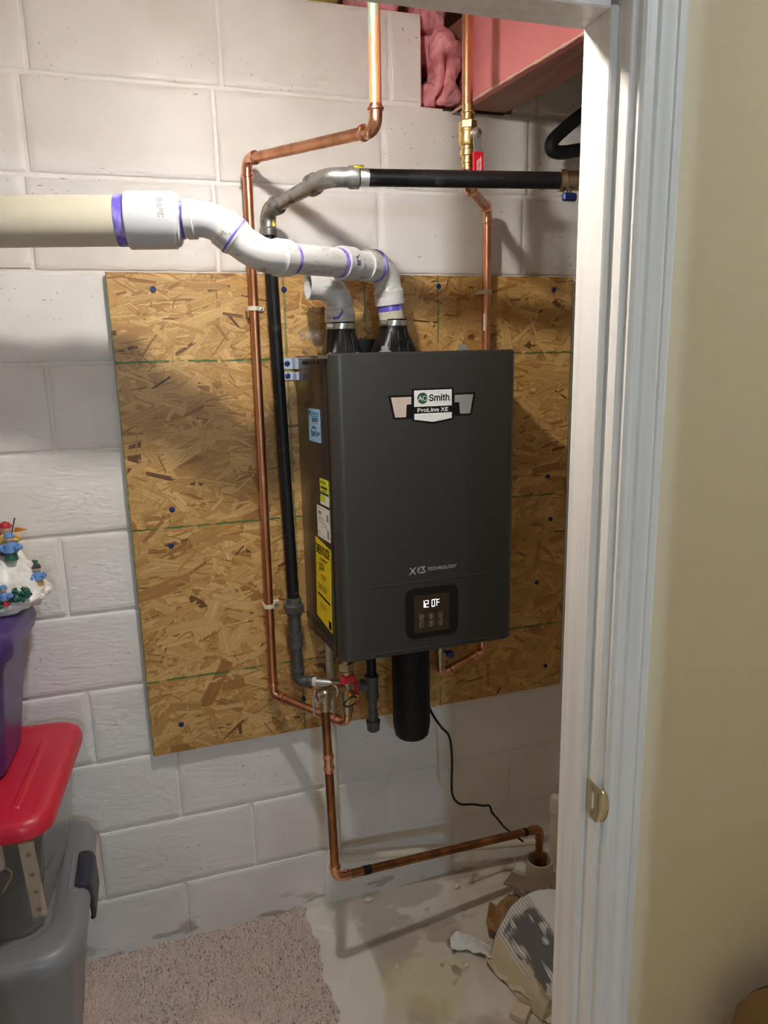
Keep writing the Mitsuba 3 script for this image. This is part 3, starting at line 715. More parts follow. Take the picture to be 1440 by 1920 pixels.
# clear plastic bag behind the intake collar
gv = []
for i in range(13):
    for j in range(9):
        u, v = i / 12, j / 8; ww = .018 + .05 * u
        gv.append((.458 + .085 * u, -.075 - .02 * u + .008 * math.sin(9 * v + 4 * u), 1.668 - .028 * u + (v - .5) * ww + .006 * math.sin(7 * u + 6 * v) + .004 * rng.normal() * .5))
gf = []
for i in range(12):
    for j in range(8): a = i * 9 + j; gf += [[a, a + 9, a + 10], [a, a + 10, a + 1]]
pb = thing('plastic_bag', 'crumpled clear plastic bag on top of the heater behind the intake collar', 'plastic bag')
m = trimesh.Trimesh(np.array(gv), gf, process=False); m.vertices += rng.normal(0, .0016, m.vertices.shape); part(pb, 'sheet', m, 'm_film', smooth=70)

# ------------------------------------------------------------------ exhaust vent pipe
vp = thing('vent_pipe', 'white and cream plastic exhaust pipe running left above the heater', 'vent pipe')
R2 = .0302
E0 = np.array([.656, CY - .008, 1.8155]); E1 = np.array([.318, -.402, 1.8015]); E2 = np.array([.250, -.400, 1.836]); E3 = np.array([.222, -.384, 1.865]); BASE = np.array([CRX, CY, ZT + .05])
E2 = np.array([.238, -.395, 1.8665]); E3 = np.array([.170, -.372, 1.8665])
m, s, e = elbow(BASE, E0, E1, R2, .052, .040, 'pvc'); part(vp, 'elbow', m, 'm_pvc')
part(vp, 'stub', tube(BASE, s + unit(E0 - BASE) * .004, R2), 'm_cream', 'short cream stub'); part(vp, 'primer_band', lathe(s - unit(E0 - BASE) * .014, unit(E0 - BASE), [(0, R2), (0, R2 + .0005), (.015, R2 + .0005)]), 'm_primer', 'purple primer band')
d01 = unit(E1 - E0); part(vp, 'primer_band', lathe(e - d01 * .044, d01, [(0, R2 * 1.08), (.0, R2 * 1.21), (.003, R2 * 1.21), (.003, R2)]), 'm_primer', 'purple primer ring')
# coupling in the middle of the run
CC = E0 + d01 * .132
part(vp, 'coupling', lathe(CC - d01 * .001, d01, [(0, R2), (0, R2 * 1.17), (.003, R2 * 1.19), (.042, R2 * 1.19), (.045, R2 * 1.16), (.045, R2)]), 'm_pvc')
part(vp, 'primer_band', lathe(CC + d01 * .044, d01, [(0, R2), (0, R2 + .0006), (.013, R2 + .0006), (.013, R2)]), 'm_primer', 'purple primer band')
m, s1_, e1_ = elbow(E0, E1, E2, R2, .075, .042, 'pvc')
part(vp, 'pipe', tube(e - d01 * .006, s1_ + d01 * .006, R2), 'm_pvc')
part(vp, 'primer_band', lathe(s1_ - d01 * .013, d01, [(0, R2), (0, R2 + .0006), (.014, R2 + .0006), (.014, R2)]), 'm_primer', 'purple primer band')
part(vp, 'elbow', m, 'm_pvc', 'forty-five degree elbow')
m, s2_, e2_ = elbow(E1, E2, E3, R2, .075, .020, 'pvc'); part(vp, 'elbow', m, 'm_pvc_clean', 'forty-five degree elbow')
d12 = unit(E2 - E1); part(vp, 'primer_band', lathe(s2_ - d12 * .002, d12, [(0, R2), (0, R2 * 1.225), (.004, R2 * 1.225), (.004, R2)]), 'm_primer', 'purple primer ring')
K0, K1 = np.array([.183, -.3665, 1.8665]), np.array([.090, -.3515, 1.8655]); dk = unit(K1 - K0)
part(vp, 'primer_band', lathe(K0 - dk * .006, dk, [(0, R2), (0, R2 + .003), (.008, R2 + .003)]), 'm_primer', 'purple primer ring')
part(vp, 'reducer', lathe(K0, dk, [(0, R2), (0, .040), (.004, .0465), (.010, .0475), (.010, .0508), (.094, .0508), (.096, .0495), (.096, .0445)]), 'm_pvc_clean', 'white reducing coupling')
part(vp, 'primer_band', lathe(K0 + dk * .094, dk, [(0, .0446), (.0, .0455), (.020, .0455), (.021, .0446)]), 'm_primer', 'wide purple primer band')
part(vp, 'long_pipe', tube(K0 + dk * .09, K0 + dk * 1.17, .0445, 40), 'm_cream', 'wide cream pipe')
# stamped print on the fittings
def ring_print(c, d, r, ang, w_, h_, n=5, key='stamp'):
    d = unit(d); a = unit(np.cross(d, [0, 0, 1])); b = np.cross(d, a); out = []
    rr_ = np.random.default_rng(n)
    for i in range(n):
        for j in range(3):
            if rr_.random() < .3: continue
            th = ang + (i - n / 2) * h_ / n / r; o = c + d * ((j - 1) * w_ / 3) + r * (math.cos(th) * a + math.sin(th) * b)
            out.append(at(box(-w_ / 8, w_ / 8, -h_ / n / 3.3, h_ / n / 3.3, 0, .0004), o, d, np.cross(unit(o - c - d * ((j - 1) * w_ / 3)), d)))
    return cat(out)


part(vp, 'stamp', ring_print(K0 + dk * .030, dk, .0509, math.radians(200), .012, .038, 9), 'm_badge_grey')
part(vp, 'stamp', ring_print(s2_ - d12 * -.012, d12, R2 * 1.19, math.radians(155), .018, .028, 6), 'm_grey_ink')
part(vp, 'stamp', ring_print(CC + d01 * .022, d01, R2 * 1.195, math.radians(190), .014, .024, 6), 'm_blue_dark')

ie = thing('intake_elbow', 'white plastic elbow opening to the left on top of the heater', 'pipe elbow')
IB, IC, IO = np.array([CLX, CY, ZT + .05]), np.array([CLX - .003, CY, 1.7715]), np.array([.4, CY - .012, 1.7745])
m, s, e = elbow(IB, IC, IO, R2, .050, .034, 'pvc')
dI = unit(IO - IC); ring = 28
pts = [s + np.array([0, 0, t]) for t in (0, .0015, .026, .029, .034)]; rad = [R2 * 1.15, R2 * 1.18, R2 * 1.18, R2 * 1.1, R2 * 1.08]
ax = unit(np.cross(unit(IC - IB), dI)); d1 = unit(IC - IB); nr = np.cross(ax, d1); th = math.acos(d1 @ dI); tt = .050 * math.tan(th / 2); o = IC - d1 * tt + nr * .050
pts = [s + d1 * f for f in (0, .0015, .026, .029)]
for i in range(13): a_ = th * i / 12; pts.append(o - nr * .05 * math.cos(a_) + d1 * .05 * math.sin(a_)); rad.append(R2 * 1.08)
rad = [R2 * 1.15, R2 * 1.18, R2 * 1.18, R2 * 1.1] + [R2 * 1.08] * 13
pe = pts[-1] + dI * .026; pts += [pe]; rad += [R2 * 1.08]
outer = sweep(pts, rad, 28, (True, False)); inn = pts[4:][::-1]; inner = sweep(inn, [R2 * .97] * len(inn), 28, (False, True))
lip = sweep([pe, pe + dI * 1e-5], [R2 * 1.08, R2 * .97], 28, (False, False))
part(ie, 'elbow', cat([outer, inner, lip]), 'm_pvc_clean' if False else 'm_pvc'); part(ie, 'stub', tube(IB, s + d1 * .004, R2), 'm_cream')
part(ie, 'primer_band', lathe(s - d1 * .0035, d1, [(0, R2), (0, R2 + .0008), (.004, R2 + .0008)]), 'm_primer', 'thin purple primer line')
part(ie, 'primer_drip', sweep(catmull([(CLX - .024, CY - .0265, 1.698), (CLX - .014, CY - .0335, 1.699), (CLX - .009, CY - .0345, 1.704), (CLX - .006, CY - .035, 1.709), (CLX - .003, CY - .035, 1.716)], 5), [.003] * 21, 8), 'm_primer', 'smeared purple primer drip')

# ------------------------------------------------------------------ copper runs
CR, CRB, CH = .0111, .020, .022
A0, B0 = np.array([.5355, -.470, 2.0155]), np.array([.3565, -.052, 2.056])
LP0, LP1 = np.array([.3460, -.052, .7285]), np.array([.498, -.222, .706])
c1 = thing('copper_pipe', 'copper water pipe coming down the left side of the strand board', 'pipe')
TOP = A0 + np.array([.004, 0, .57]); m, s, e = elbow(TOP, A0, B0, CR, CRB, CH); part(c1, 'elbow', m, 'm_copper_fit')
part(c1, 'riser', tube(TOP, s + unit(A0 - TOP) * .004, CR), 'm_patina', 'upright pipe with green patina')
m, s2, e2 = elbow(A0, B0, LP0, CR, CRB, CH); part(c1, 'elbow', m, 'm_copper_fit')
part(c1, 'pipe', tube(e - unit(B0 - A0) * .004, s2 + unit(B0 - A0) * .004, CR), 'm_copper')
m, s3, e3 = elbow(B0, LP0, LP1, CR, CRB, CH); part(c1, 'elbow', m, 'm_copper_fit')
part(c1, 'pipe', tube(e2, s3, CR), 'm_copper')
HV = np.array([.5020, -.2265, .7055]); m, s4, e4 = elbow(LP0, HV, HV + np.array([.002, 0, .2]), CR, CRB, CH); part(c1, 'elbow', m, 'm_copper_fit')
part(c1, 'pipe', tube(e3, s4, CR), 'm_copper')

F0, G0 = np.array([.797, -.300, 1.966]), np.array([.9605, -.058, 1.972])
c2 = thing('copper_pipe', 'copper water pipe going down behind the right side of the heater', 'pipe')
m, s, e = elbow(F0 + np.array([.0, 0, .2]), F0, G0, CR, CRB, CH); part(c2, 'elbow', m, 'm_copper_fit'); lowF = s
RG = np.array([.9560, -.058, .7640]); m, s2, e2 = elbow(F0, G0, RG, CR, CRB, CH); part(c2, 'elbow', m, 'm_copper_fit')
part(c2, 'pipe', tube(e, s2, CR), 'm_copper')
CV = np.array([.7960, -.125, .7460]); m, s3, e3 = elbow(G0, RG, CV, CR, CRB, CH); part(c2, 'elbow', m, 'm_copper_fit')
part(c2, 'pipe', tube(e2, s3, CR), 'm_copper'); m, s4, e4 = elbow(RG, CV, CV + np.array([0, 0, .2]), CR, CRB, CH); part(c2, 'elbow', m, 'm_copper_fit'); part(c2, 'pipe', tube(e3, s4, CR), 'm_copper')
VT = np.array([F0[0] - .002, F0[1], lowF[2] - .006 + .118]); part(c2, 'riser', tube(VT, VT + np.array([.002, 0, .44]), CR), 'm_copper', 'upright pipe above the valve')
bv = thing('ball_valve', 'brass ball valve with a red lever on the right copper pipe', 'valve')
vz = lowF[2] - .006; vx, vy = F0[0] - .001, F0[1]
part(bv, 'body', lathe((vx, vy, vz), (0, 0, 1), [(t * .75, r) for t, r in [(0, .0122), (.012, .0122), (.013, .0150), (.018, .0150), (.019, .0124), (.032, .0124), (.033, .0165), (.047, .0165), (.049, .0140), (.058, .0140), (.060, .0180), (.070, .0200), (.088, .0195), (.096, .0215), (.101, .0215), (.102, .019)]]), 'm_brass')
part(bv, 'nut', hexnut((vx, vy, vz + .102 * .75), (0, 0, 1), .018, .0195), 'm_brass')
part(bv, 'socket', lathe((vx, vy, vz + .126 * .75), (0, 0, 1), [(t * .75, r) for t, r in [(0, .0125), (.018, .0125), (.019, .0152), (.024, .0152), (.025, .0125), (.040, .0125)]]), 'm_brass')
part(bv, 'stem', lathe((vx + .006, vy, vz + .064), unit((.1, -.99, 0)), [(0, .010), (.026, .010), (.026, .0085), (.033, .0085), (.034, .006), (.039, .0055)]), 'm_steel', 'bright handle nut')
hd = unit((.1, -.99, 0)); ho = np.array([vx + .006, vy, vz + .064]) + hd * .0275; hu = unit(np.cross([0, 0, 1], hd)) * 1.0
hu = unit((.99, .1, 0)); lev = unary_union([sg.Point(0, 0).buffer(.0115), P((-.0105, .0), (-.009, -.014), (-.0075, -.034), (.0125, -.034), (.0115, -.022), (.0095, -.012), (.0105, .0)), P((-.0075, -.033), (-.0075, -.10), (.0125, -.10), (.0125, -.033))])
part(bv, 'lever', at(extrude(lev, .0022), ho, hu, (0, 0, 1)), 'm_galv', 'grey steel lever')
part(bv, 'grip', at(loft([rrloop(t, -.0090, .0140, -.108, -.037, .003) for t in (-.0022, .0046)]), ho, hu, (0, 0, 1)), 'm_red', 'red sleeve grip')
part(bv, 'grip_print', cat([at(box(x - .0006, x + .0006, -.09 + .004 * i, -.055 + .003 * i, 0, .0003), ho + hd * .0047 * (1 if hd @ np.cross(hu, [0, 0, 1]) > 0 else -.0), hu, (0, 0, 1)) for i, x in enumerate((-.002, .0015, .005, .0075))]), 'm_white')

dr_ = thing('drain_pipe', 'dark copper relief drain dropping to the floor and running right into the standpipe', 'pipe')
D0, D1, D2, D3 = np.array([.4372, -.268, .800]), np.array([.4445, -.274, .3115]), np.array([1.0940, -.170, .2220]), np.array([1.0940, -.170, .060])
m, s, e = elbow(D0, D1, D2, CR, CRB, CH); part(dr_, 'elbow', m, 'm_copper_fit'); m2, s2, e2 = elbow(D1, D2, D3, CR, CRB, .018, 'plain'); part(dr_, 'elbow', m2, 'm_copper_dark')
dd = unit(D1 - D0); part(dr_, 'pipe', tube(D0, s + dd * .004, CR), 'm_copper_dark')
part(dr_, 'coupling', lathe(D0 + dd * .138, dd, [(0, CR), (0, CR * 1.08), (.006, CR * 1.1), (.008, CR * 1.27), (.013, CR * 1.27), (.015, CR * 1.1), (.037, CR * 1.1), (.039, CR * 1.27), (.044, CR * 1.27), (.046, CR * 1.1), (.052, CR * 1.08), (.052, CR)]), 'm_copper_fit')
d2_ = unit(D2 - D1); part(dr_, 'pipe', tube(e - d2_ * .004, s2 + d2_ * .004, CR), 'm_copper_dark'); part(dr_, 'pipe', tube(e2, D3, CR), 'm_copper_dark')
part(dr_, 'tape_band', lathe(D1 + d2_ * .078, d2_, [(0, CR), (0, CR + .0007), (.022, CR + .0007), (.022, CR)]), 'm_black_matte', 'black tape band')
part(dr_, 'tape_band', lathe(D2 - d2_ * .062, d2_, [(0, CR), (0, CR + .0007), (.012, CR + .0007), (.012, CR)]), 'm_black_matte', 'black tape band')

# relief valve, hot valve, cold valve
rv = thing('relief_valve', 'brass pressure relief valve with steel lever below the heater at its left', 'valve')
rx, ry, rz = .4375, -.268, .8190
part(rv, 'body', cat([lathe((rx, ry, rz - .044), (0, 0, 1), [(0, .0125), (.004, .0145), (.018, .0145), (.020, .0135), (.024, .0165), (.052, .0165), (.056, .012)])]), 'm_brass_old')
part(rv, 'outlet_arm', lathe((rx, ry, rz), unit((.062, .04, -.012)), [(0, .0150), (.028, .0150), (.030, .0175), (.036, .0175), (.037, .0135), (.078, .0115)]), 'm_brass_old')
part(rv, 'cap', lathe((rx, ry, rz), unit((-.9, -.42, 0)), [(0, .0150), (.018, .0150), (.0185, .0165), (.024, .0165), (.026, .013), (.028, .007)]), 'm_chrome', 'shiny round test cap')
part(rv, 'lever', at(extrude(rr(-.004, .004, -.046, .006, .003), .0015), np.array([rx, ry, rz]) + unit((-.9, -.42, 0)) * .0275 + np.array([-.004, 0, -.002]), unit((.42, -.9, 0)), (0, 0, 1)), 'm_steel', 'thin steel lever')
hv = thing('hot_valve', 'brass service valve with red handles under the heater', 'valve')
hx, hy = .5030, -.2265
part(hv, 'body', lathe((hx, hy, .7300), (0, 0, 1), [(0, .0125), (.010, .0128), (.012, .0155), (.022, .0150), (.045, .0185), (.060, .0185), (.072, .0150), (.100, .0150), (.102, .0185), (.122, .0185), (.124, .0140), (.166, .0140)]), 'm_brass_old')
part(hv, 'union_nut', hexnut((hx, hy, .852), (0, 0, 1), .022, .022), 'm_brass_old')
part(hv, 'hose_outlet', lathe((hx, hy, .790), unit((.35, -.92, -.12)), [(0, .0110), (.016, .0110), (.018, .0135), (.034, .0135), (.035, .0128)]), 'm_brass', 'brass hose outlet cap')
part(hv, 'cap_strap', sweep(catmull([(hx + .016, hy - .035, .790), (hx + .006, hy - .038, .798), (hx - .010, hy - .040, .790), (hx - .018, hy - .040, .780), (hx - .006, hy - .042, .774), (hx + .008, hy - .042, .780), (hx + .016, hy - .040, .787)], 6), .0020, 8), 'm_black', 'black rubber cap strap')
part(hv, 'handle', cat([box(hx - .020, hx + .018, hy - .022, hy - .012, .823, .843, .003)]), 'm_red', 'red upper handle')
part(hv, 'handle', box(hx + .020, hx + .031, hy - .006, hy + .006, .752, .815, .003), 'm_red', 'red lower handle')
cv = thing('cold_valve', 'brass service valve with a blue handle under the right of the heater', 'valve')
part(cv, 'body', lathe((.7960, -.125, .770), (0, 0, 1), [(0, .0122), (.012, .0125), (.014, .0150), (.030, .0150), (.040, .018), (.055, .018), (.062, .015), (.085, .015), (.087, .020), (.105, .020), (.125, .014)]), 'm_brass_old')
part(cv, 'handle', lathe((.806, -.138, .818), unit((.3, -.95, 0)), [(0, .005), (.014, .005), (.015, .010), (.026, .010), (.028, .008)], 12), 'm_blue', 'blue handle')

# pipe clamps on the strand board
def clamp(x, y, z, lab):
    k = thing('pipe_clamp', lab, 'pipe clamp', 'cream plastic pipe clamps')
    a = np.linspace(math.pi * .98, 2.02 * math.pi, 14); o = [(x + .0148 * math.cos(t), y + .0148 * math.sin(t)) for t in a]; i_ = [(x + .0116 * math.cos(t), y + .0116 * math.sin(t)) for t in a[::-1]]
    arc = P(*(o + [(x + .0148, OY - .001), (x + .0116, OY - .001)] + i_ + [(x - .0116, OY - .001), (x - .0148, OY - .001)])).buffer(0)
    m = extrude(arc, .010); m.apply_translation([0, 0, z - .005]); part(k, 'strap', m, 'm_clip')
    part(k, 'ear', box(x + .0146, x + .030, OY - .009, OY - .0012, z - .005, z + .005, .0015), 'm_clip')
    part(k, 'nail', lathe((x + .0225, OY - .009, z), (0, -1, 0), [(0, .003), (.0015, .0028), (.002, .001)], 10), 'm_steel')


part(c2, 'paper_label', box(.9475, .9525, -.0675, -.0665, 1.668, 1.712), 'm_white', 'narrow white label')
clamp(.3515, -.052, 1.727, 'cream plastic clamp on the left copper pipe near the top of the board'); clamp(.3478, -.052, .9815, 'cream plastic clamp on the left copper pipe near the bottom of the board'); clamp(.9590, -.058, 1.766, 'cream plastic clamp on the right copper pipe above the heater')

# ------------------------------------------------------------------ gas line
gp = thing('gas_pipe', 'black iron gas pipe with grey elbows running across and down beside the heater', 'gas pipe')
GR = .0167
G_R, G_E, G_B, G_D = np.array([.955, -.418, 1.960]), np.array([.474, -.332, 1.963]), np.array([.3930, -.083, 1.942]), np.array([.4095, -.080, .772])
m, s, e = elbow(G_R, G_E, G_B, GR, .045, .038, 'iron'); part(gp, 'elbow', m, 'm_grey_fit', 'grey swept elbow')
part(gp, 'pipe', tube(G_R, s, GR), 'm_iron'); dg = unit(G_E - G_R); part(gp, 'thread', lathe(s - dg * .020, dg, [(.003 * (i // 2), GR + (.0008 if i % 2 else .0002)) for i in range(14)]), 'm_galv', 'bright pipe threads')
m, s2, e2 = elbow(G_E, G_B, G_D, GR * .96, .028, .030, 'iron'); part(gp, 'elbow', m, 'm_grey_fit', 'grey elbow')
part(gp, 'short_pipe', tube(e, s2, GR * .92), 'm_grey_fit', 'short grey pipe')
GU = np.array([.4075, -.080, 1.000]); part(gp, 'pipe', tube(e2, GU, .0147), 'm_iron'); dn = np.array([.006, 0, -1.0])
part(gp, 'tag', box(.3995, .4065, -.1025, -.1015, 1.905, 1.919), 'm_yellow', 'small yellow tag'); tn = unit((0, -.55, .83)); part(gp, 'tag', at(box(-.010, .010, -.006, .006, 0, .0008), np.array([.535, -.3428, 1.9627]) + tn * .0214, dg, np.cross(tn, dg)), 'm_yellow', 'small yellow tag')
part(gp, 'union', lathe(GU, dn, [(-.006, .0150), (-.006, .0190), (.010, .0195), (.012, .0225)]), 'm_iron_grey'); part(gp, 'union_nut', hexnut(GU + unit(dn) * .012, dn, .022, .0275), 'm_iron_grey')
part(gp, 'nipple', lathe(GU + unit(dn) * .034, dn, [(0, .0200), (.008, .0190), (.010, .0150), (.062, .0150)]), 'm_iron_grey')
part(gp, 'coupling', lathe(GU + unit(dn) * .090, dn, [(0, .0150), (0, .0190), (.008, .0195), (.020, .0195), (.022, .0178), (.034, .0195), (.040, .0190), (.040, .015)]), 'm_iron_grey')
GT = np.array([.586, -.168, .7660]); m, s3, e3 = elbow(GU, G_D, GT, .0135, .020, .020, 'iron'); part(gp, 'elbow', m, 'm_iron_grey'); part(gp, 'pipe', tube(GU + unit(dn) * .125, s3, .0140), 'm_iron_grey')
part(gp, 'nipple', tube(e3, GT, .0115), 'm_galv', 'bright short nipple'); dgt = unit(GT - G_D); part(gp, 'tape_ring', lathe(e3 - dgt * .002, dgt, [(0, .0125), (.010, .0140), (.012, .0120)]), 'm_white', 'white thread tape')
part(gp, 'tee', cat([lathe(GT + np.array([0, 0, -.032]), (0, 0, 1), [(0, .0135), (0, .0185), (.006, .0188), (.010, .0165), (.054, .0165), (.058, .0188), (.064, .0185), (.064, .0135)]), lathe(GT, -dgt, [(0, .014), (.022, .014), (.023, .0175), (.031, .0175), (.031, .012)])]), 'm_iron_grey')
part(gp, 'pipe', tube(GT + np.array([0, 0, .03]), GT + np.array([0, 0, .138]), .0125), 'm_iron'); part(gp, 'drip_leg', tube(GT + np.array([0, 0, -.03]), GT + np.array([.001, 0, -.105]), .0125), 'm_iron_grey')
part(gp, 'cap', lathe(GT + np.array([.001, 0, -.096]), (0, 0, -1), [(0, .0125), (0, .0185), (.008, .0190), (.010, .0172), (.026, .0168), (.030, .013)]), 'm_iron_grey')
part(gp, 'pipe', tube(G_R - dg * .05, G_R - dg * .70, GR), 'm_iron')
gs = thing('gas_cock', 'brass fitting with a blue lever at the right end of the black gas pipe', 'valve')
part(gs, 'body', lathe(G_R - dg * -.004 * 0 + dg * .004, -dg, [(0, GR), (0, .0215), (.012, .0225), (.016, .0195), (.05, .0195)]), 'm_brass_old'); part(gs, 'lever', box(.953, .985, -.436, -.424, 1.918, 1.934, .003), 'm_blue', 'blue lever end'); part(gs, 'stem', tube((.972, -.42, 1.945), (.972, -.43, 1.926), .005, 10), 'm_steel')

# foam covered line loop, upper right
fh = thing('insulated_hose', 'black foam covered refrigerant hose bending behind the door jamb', 'hose')
part(fh, 'hose', sweep(catmull([(1.648, -.06, 2.36), (1.42, -.06, 2.30), (1.30, -.075, 2.255), (1.205, -.10, 2.197), (1.152, -.10, 2.158), (1.119, -.10, 2.128), (1.118, -.10, 2.108), (1.145, -.10, 2.103), (1.20, -.10, 2.112), (1.30, -.10, 2.128), (1.42, -.10, 2.14), (1.648, -.10, 2.15)], 8), .0165, 20), 'm_black_matte')

# ------------------------------------------------------------------ condensate pipe, neutralizer, cord
pc = thing('condensate_pipe', 'thin white plastic condensate pipe down the block wall and along its foot', 'pipe')
run(pc, [(.505, -.040, .920), (.505, -.040, .178), (1.180, -.040, .066)], .0110, .016, .016, 'm_cond', 'm_cond', 'pvc')
cn = thing('filter_canister', 'black cylindrical condensate filter hanging under the middle of the heater', 'filter')
part(cn, 'body', lathe((.6960, -.165, .905), (0, 0, -1), [(0, .050), (.260, .050), (.275, .0485)], 40), 'm_black_matte')
part(cn, 'bottom_cap', lathe((.6960, -.165, .632), (0, 0, -1), [(0, .0485), (.004, .0470), (.020, .0455), (.026, .040), (.030, .026)], 16), 'm_black_matte')
pw = thing('power_cord', 'black power cord hanging from the heater to the floor', 'cord')
part(pw, 'cord', sweep(catmull([(.735, -.085, .905), (.742, -.095, .76), (.753, -.150, .668), (.768, -.195, .632), (.789, -.2, .604), (.797, -.2, .560), (.803, -.19, .500), (.802, -.19, .455), (.803, -.19, .420), (.818, -.18, .385), (.842, -.17, .362), (.880, -.16, .347), (.918, -.15, .327), (.942, -.14, .315), (.952, -.14, .290), (.975, -.13, .257), (1.010, -.11, .205), (1.060, -.08, .145), (1.10, -.06, .100)], 6), .0034, 10), 'm_black')

# ------------------------------------------------------------------ floor corner: standpipe, white pipe, debris
sp = thing('standpipe', 'beige plastic standpipe rising from the floor and taking the copper drain', 'standpipe')
part(sp, 'pipe', lathe((1.096, -.170, 0), (0, 0, 1), [(0, .040), (.118, .040), (.118, .034), (.02, .034)], 32, (False, True)), 'm_standpipe')
pv = thing('capped_pipe', 'capped beige plastic pipe standing against the wall beside the door jamb', 'pipe')
part(pv, 'pipe', tube((1.200, -.085, -.005), (1.200, -.085, .23), .0165), 'm_pvc_beige'); part(pv, 'cap', lathe((1.200, -.085, .20), (0, 0, 1), [(0, .0165), (0, .020), (.040, .020), (.052, .016), (.058, .006)]), 'm_pvc_beige')

# carpet
cpt = thing('carpet', 'beige pink speckled carpet covering the left of the floor', 'carpet', kind='stuff')
cr = np.random.default_rng(5)
NT = 72000
tx = cr.uniform(-.30, .425, NT); ty = cr.uniform(-.56, .0, NT); edge = .4095 + .006 * np.sin(ty * 31) + .004 * np.sin(ty * 83 + 1); keep = tx < edge; tx, ty = tx[keep], ty[keep]; NT = len(tx)
hh = cr.uniform(.006, .0125, NT); ang = cr.uniform(0, 2 * np.pi, NT); lean = cr.normal(0, .0026, (NT, 2)); tone = cr.beta(1.1, 1.2, NT); vv = np.zeros((NT, 7, 3)); w0 = cr.uniform(.0012, .0021, NT)
for k in range(3):
    a = ang + k * 2 * np.pi / 3; vv[:, k] = np.stack([tx + w0 * np.cos(a), ty + w0 * np.sin(a), np.full(NT, .001)], 1); vv[:, 3 + k] = np.stack([tx + lean[:, 0] * .7 + w0 * 1.05 * np.cos(a + .7), ty + lean[:, 1] * .7 + w0 * 1.05 * np.sin(a + .7), hh * .7], 1)
vv[:, 6] = np.stack([tx + lean[:, 0], ty + lean[:, 1], hh], 1)
tf = np.array([[0, 1, 4], [0, 4, 3], [1, 2, 5], [1, 5, 4], [2, 0, 3], [2, 3, 5], [3, 4, 6], [4, 5, 6], [5, 3, 6]])
cf = (np.arange(NT)[:, None, None] * 7 + tf[None]).reshape(-1, 3)
slab = cat([box(-1.0, .404, -.90, -.002, -.006, .004), box(-2.95, 2.85, -4.38, -1.0, -.007, .008)])
cm = cat([trimesh.Trimesh(vv.reshape(-1, 3), cf, process=False), slab])
cuv = np.vstack([np.stack([np.repeat(tone, 7), np.zeros(NT * 7)], 1), np.full((len(slab.vertices), 2), .5)])
add(cpt, cm, 'm_carpet', False, uv=cuv)

# torn bag lying in the corner
bg = thing('cement_bag', 'torn paper bag with black and white print lying on the concrete by the jamb', 'bag')
nu, nv = 46, 60; bvv, buv = [], []
for j in range(nv):
    v = j / (nv - 1)
    prof = [np.array([.845 + .040 * v - .012 * math.sin(3.1 * v), -.345 - .215 * v, .004]), np.array([.886 + .014 * v, -.320 - .243 * v, .072 * (1 - .2 * v)]), np.array([.936, -.304 - .255 * v, .116 * (1 - .1 * v)]),
            np.array([1.000, -.293 - .27 * v, .128 * (1 - .05 * v)]), np.array([1.080, -.300 - .27 * v, .118]), np.array([1.140, -.300 - .28 * v, .01])]
    cur = catmull(prof, 9)
    idx = np.linspace(0, len(cur) - 1, nu)
    for i in range(nu):
        a = int(idx[i]); b = min(a + 1, len(cur) - 1); p_ = cur[a] + (cur[b] - cur[a]) * (idx[i] - a); bvv.append(p_); buv.append((i / (nu - 1), v))
bvv = np.array(bvv); k_ = meshkit.fbm(bvv * 22, 4, 3) - .5; bvv[:, 2] = np.maximum(bvv[:, 2] + k_ * .014 * np.clip(bvv[:, 2] / .05, 0, 1), .002); bvv[:, 0] += (meshkit.fbm(bvv * 22, 3, 8) - .5) * .012
bf = []
for j in range(nv - 1):
    for i in range(nu - 1): a = j * nu + i; bf += [[a, a + nu, a + nu + 1], [a, a + nu + 1, a + 1]]
def endcap(row, flip):
    c = len(bvv_l); m_ = np.mean(bvv[row * nu:(row + 1) * nu], 0); m_[2] *= .6; bvv_l.append(m_); buv.append((.5, row / nv))
    for i in range(nu - 1): a = row * nu + i; bf.append([c, a + 1, a] if flip else [c, a, a + 1])
bvv_l = list(bvv); endcap(0, False); endcap(nv - 1, True)
part(bg, 'paper', trimesh.Trimesh(np.array(bvv_l), bf, process=False), 'm_bag', smooth=True, uv=np.array(buv))


def sheet(poly, z0, amp, seed, freq=22, n=26, thick=.0012, curl=None):
    n = n * 2
    """a crumpled paper scrap: grid clipped to the polygon outline"""
    g = poly.buffer(.0001); x0, y0, x1, y1 = g.bounds; pts, fs, ids = [], [], {}
    step = max(x1 - x0, y1 - y0) / n
    for i in range(int((x1 - x0) / step) + 1):
        for j in range(int((y1 - y0) / step) + 1):
            cx, cy = x0 + (i + .5) * step, y0 + (j + .5) * step
            if not g.contains(sg.Point(cx, cy)): continue
            q = []
            for a, b in ((i, j), (i + 1, j), (i + 1, j + 1), (i, j + 1)):
                if (a, b) not in ids: ids[(a, b)] = len(pts); pts.append((x0 + a * step, y0 + b * step, z0))
                q.append(ids[(a, b)])
            fs += [[q[0], q[1], q[2]], [q[0], q[2], q[3]]]
    p_ = np.array(pts, float); use = np.bincount(np.array(fs)[:, :].ravel(), minlength=len(p_)); ext = poly.exterior
    for q_ in np.nonzero(use < 6)[0]:
        e_ = ext.interpolate(ext.project(sg.Point(p_[q_, 0], p_[q_, 1]))); p_[q_, :2] = e_.x, e_.y
    h_ = np.abs(meshkit.fbm(p_ * freq, 3, seed) - .5) * 2 * amp; p_[:, 2] += h_; p_[:, :2] += (meshkit.fbm(np.c_[p_[:, :2] * freq, p_[:, 2] * 0 + 3], 3, seed + 2) - .5)[:, None] * amp * .12
    if curl is not None: p_[:, 2] += curl(p_)
    low = p_.copy(); low[:, 2] -= thick; n0 = len(p_); f_ = np.array(fs)
    return trimesh.Trimesh(np.vstack([p_, low]), np.vstack([f_, f_[:, ::-1] + n0]), process=False)


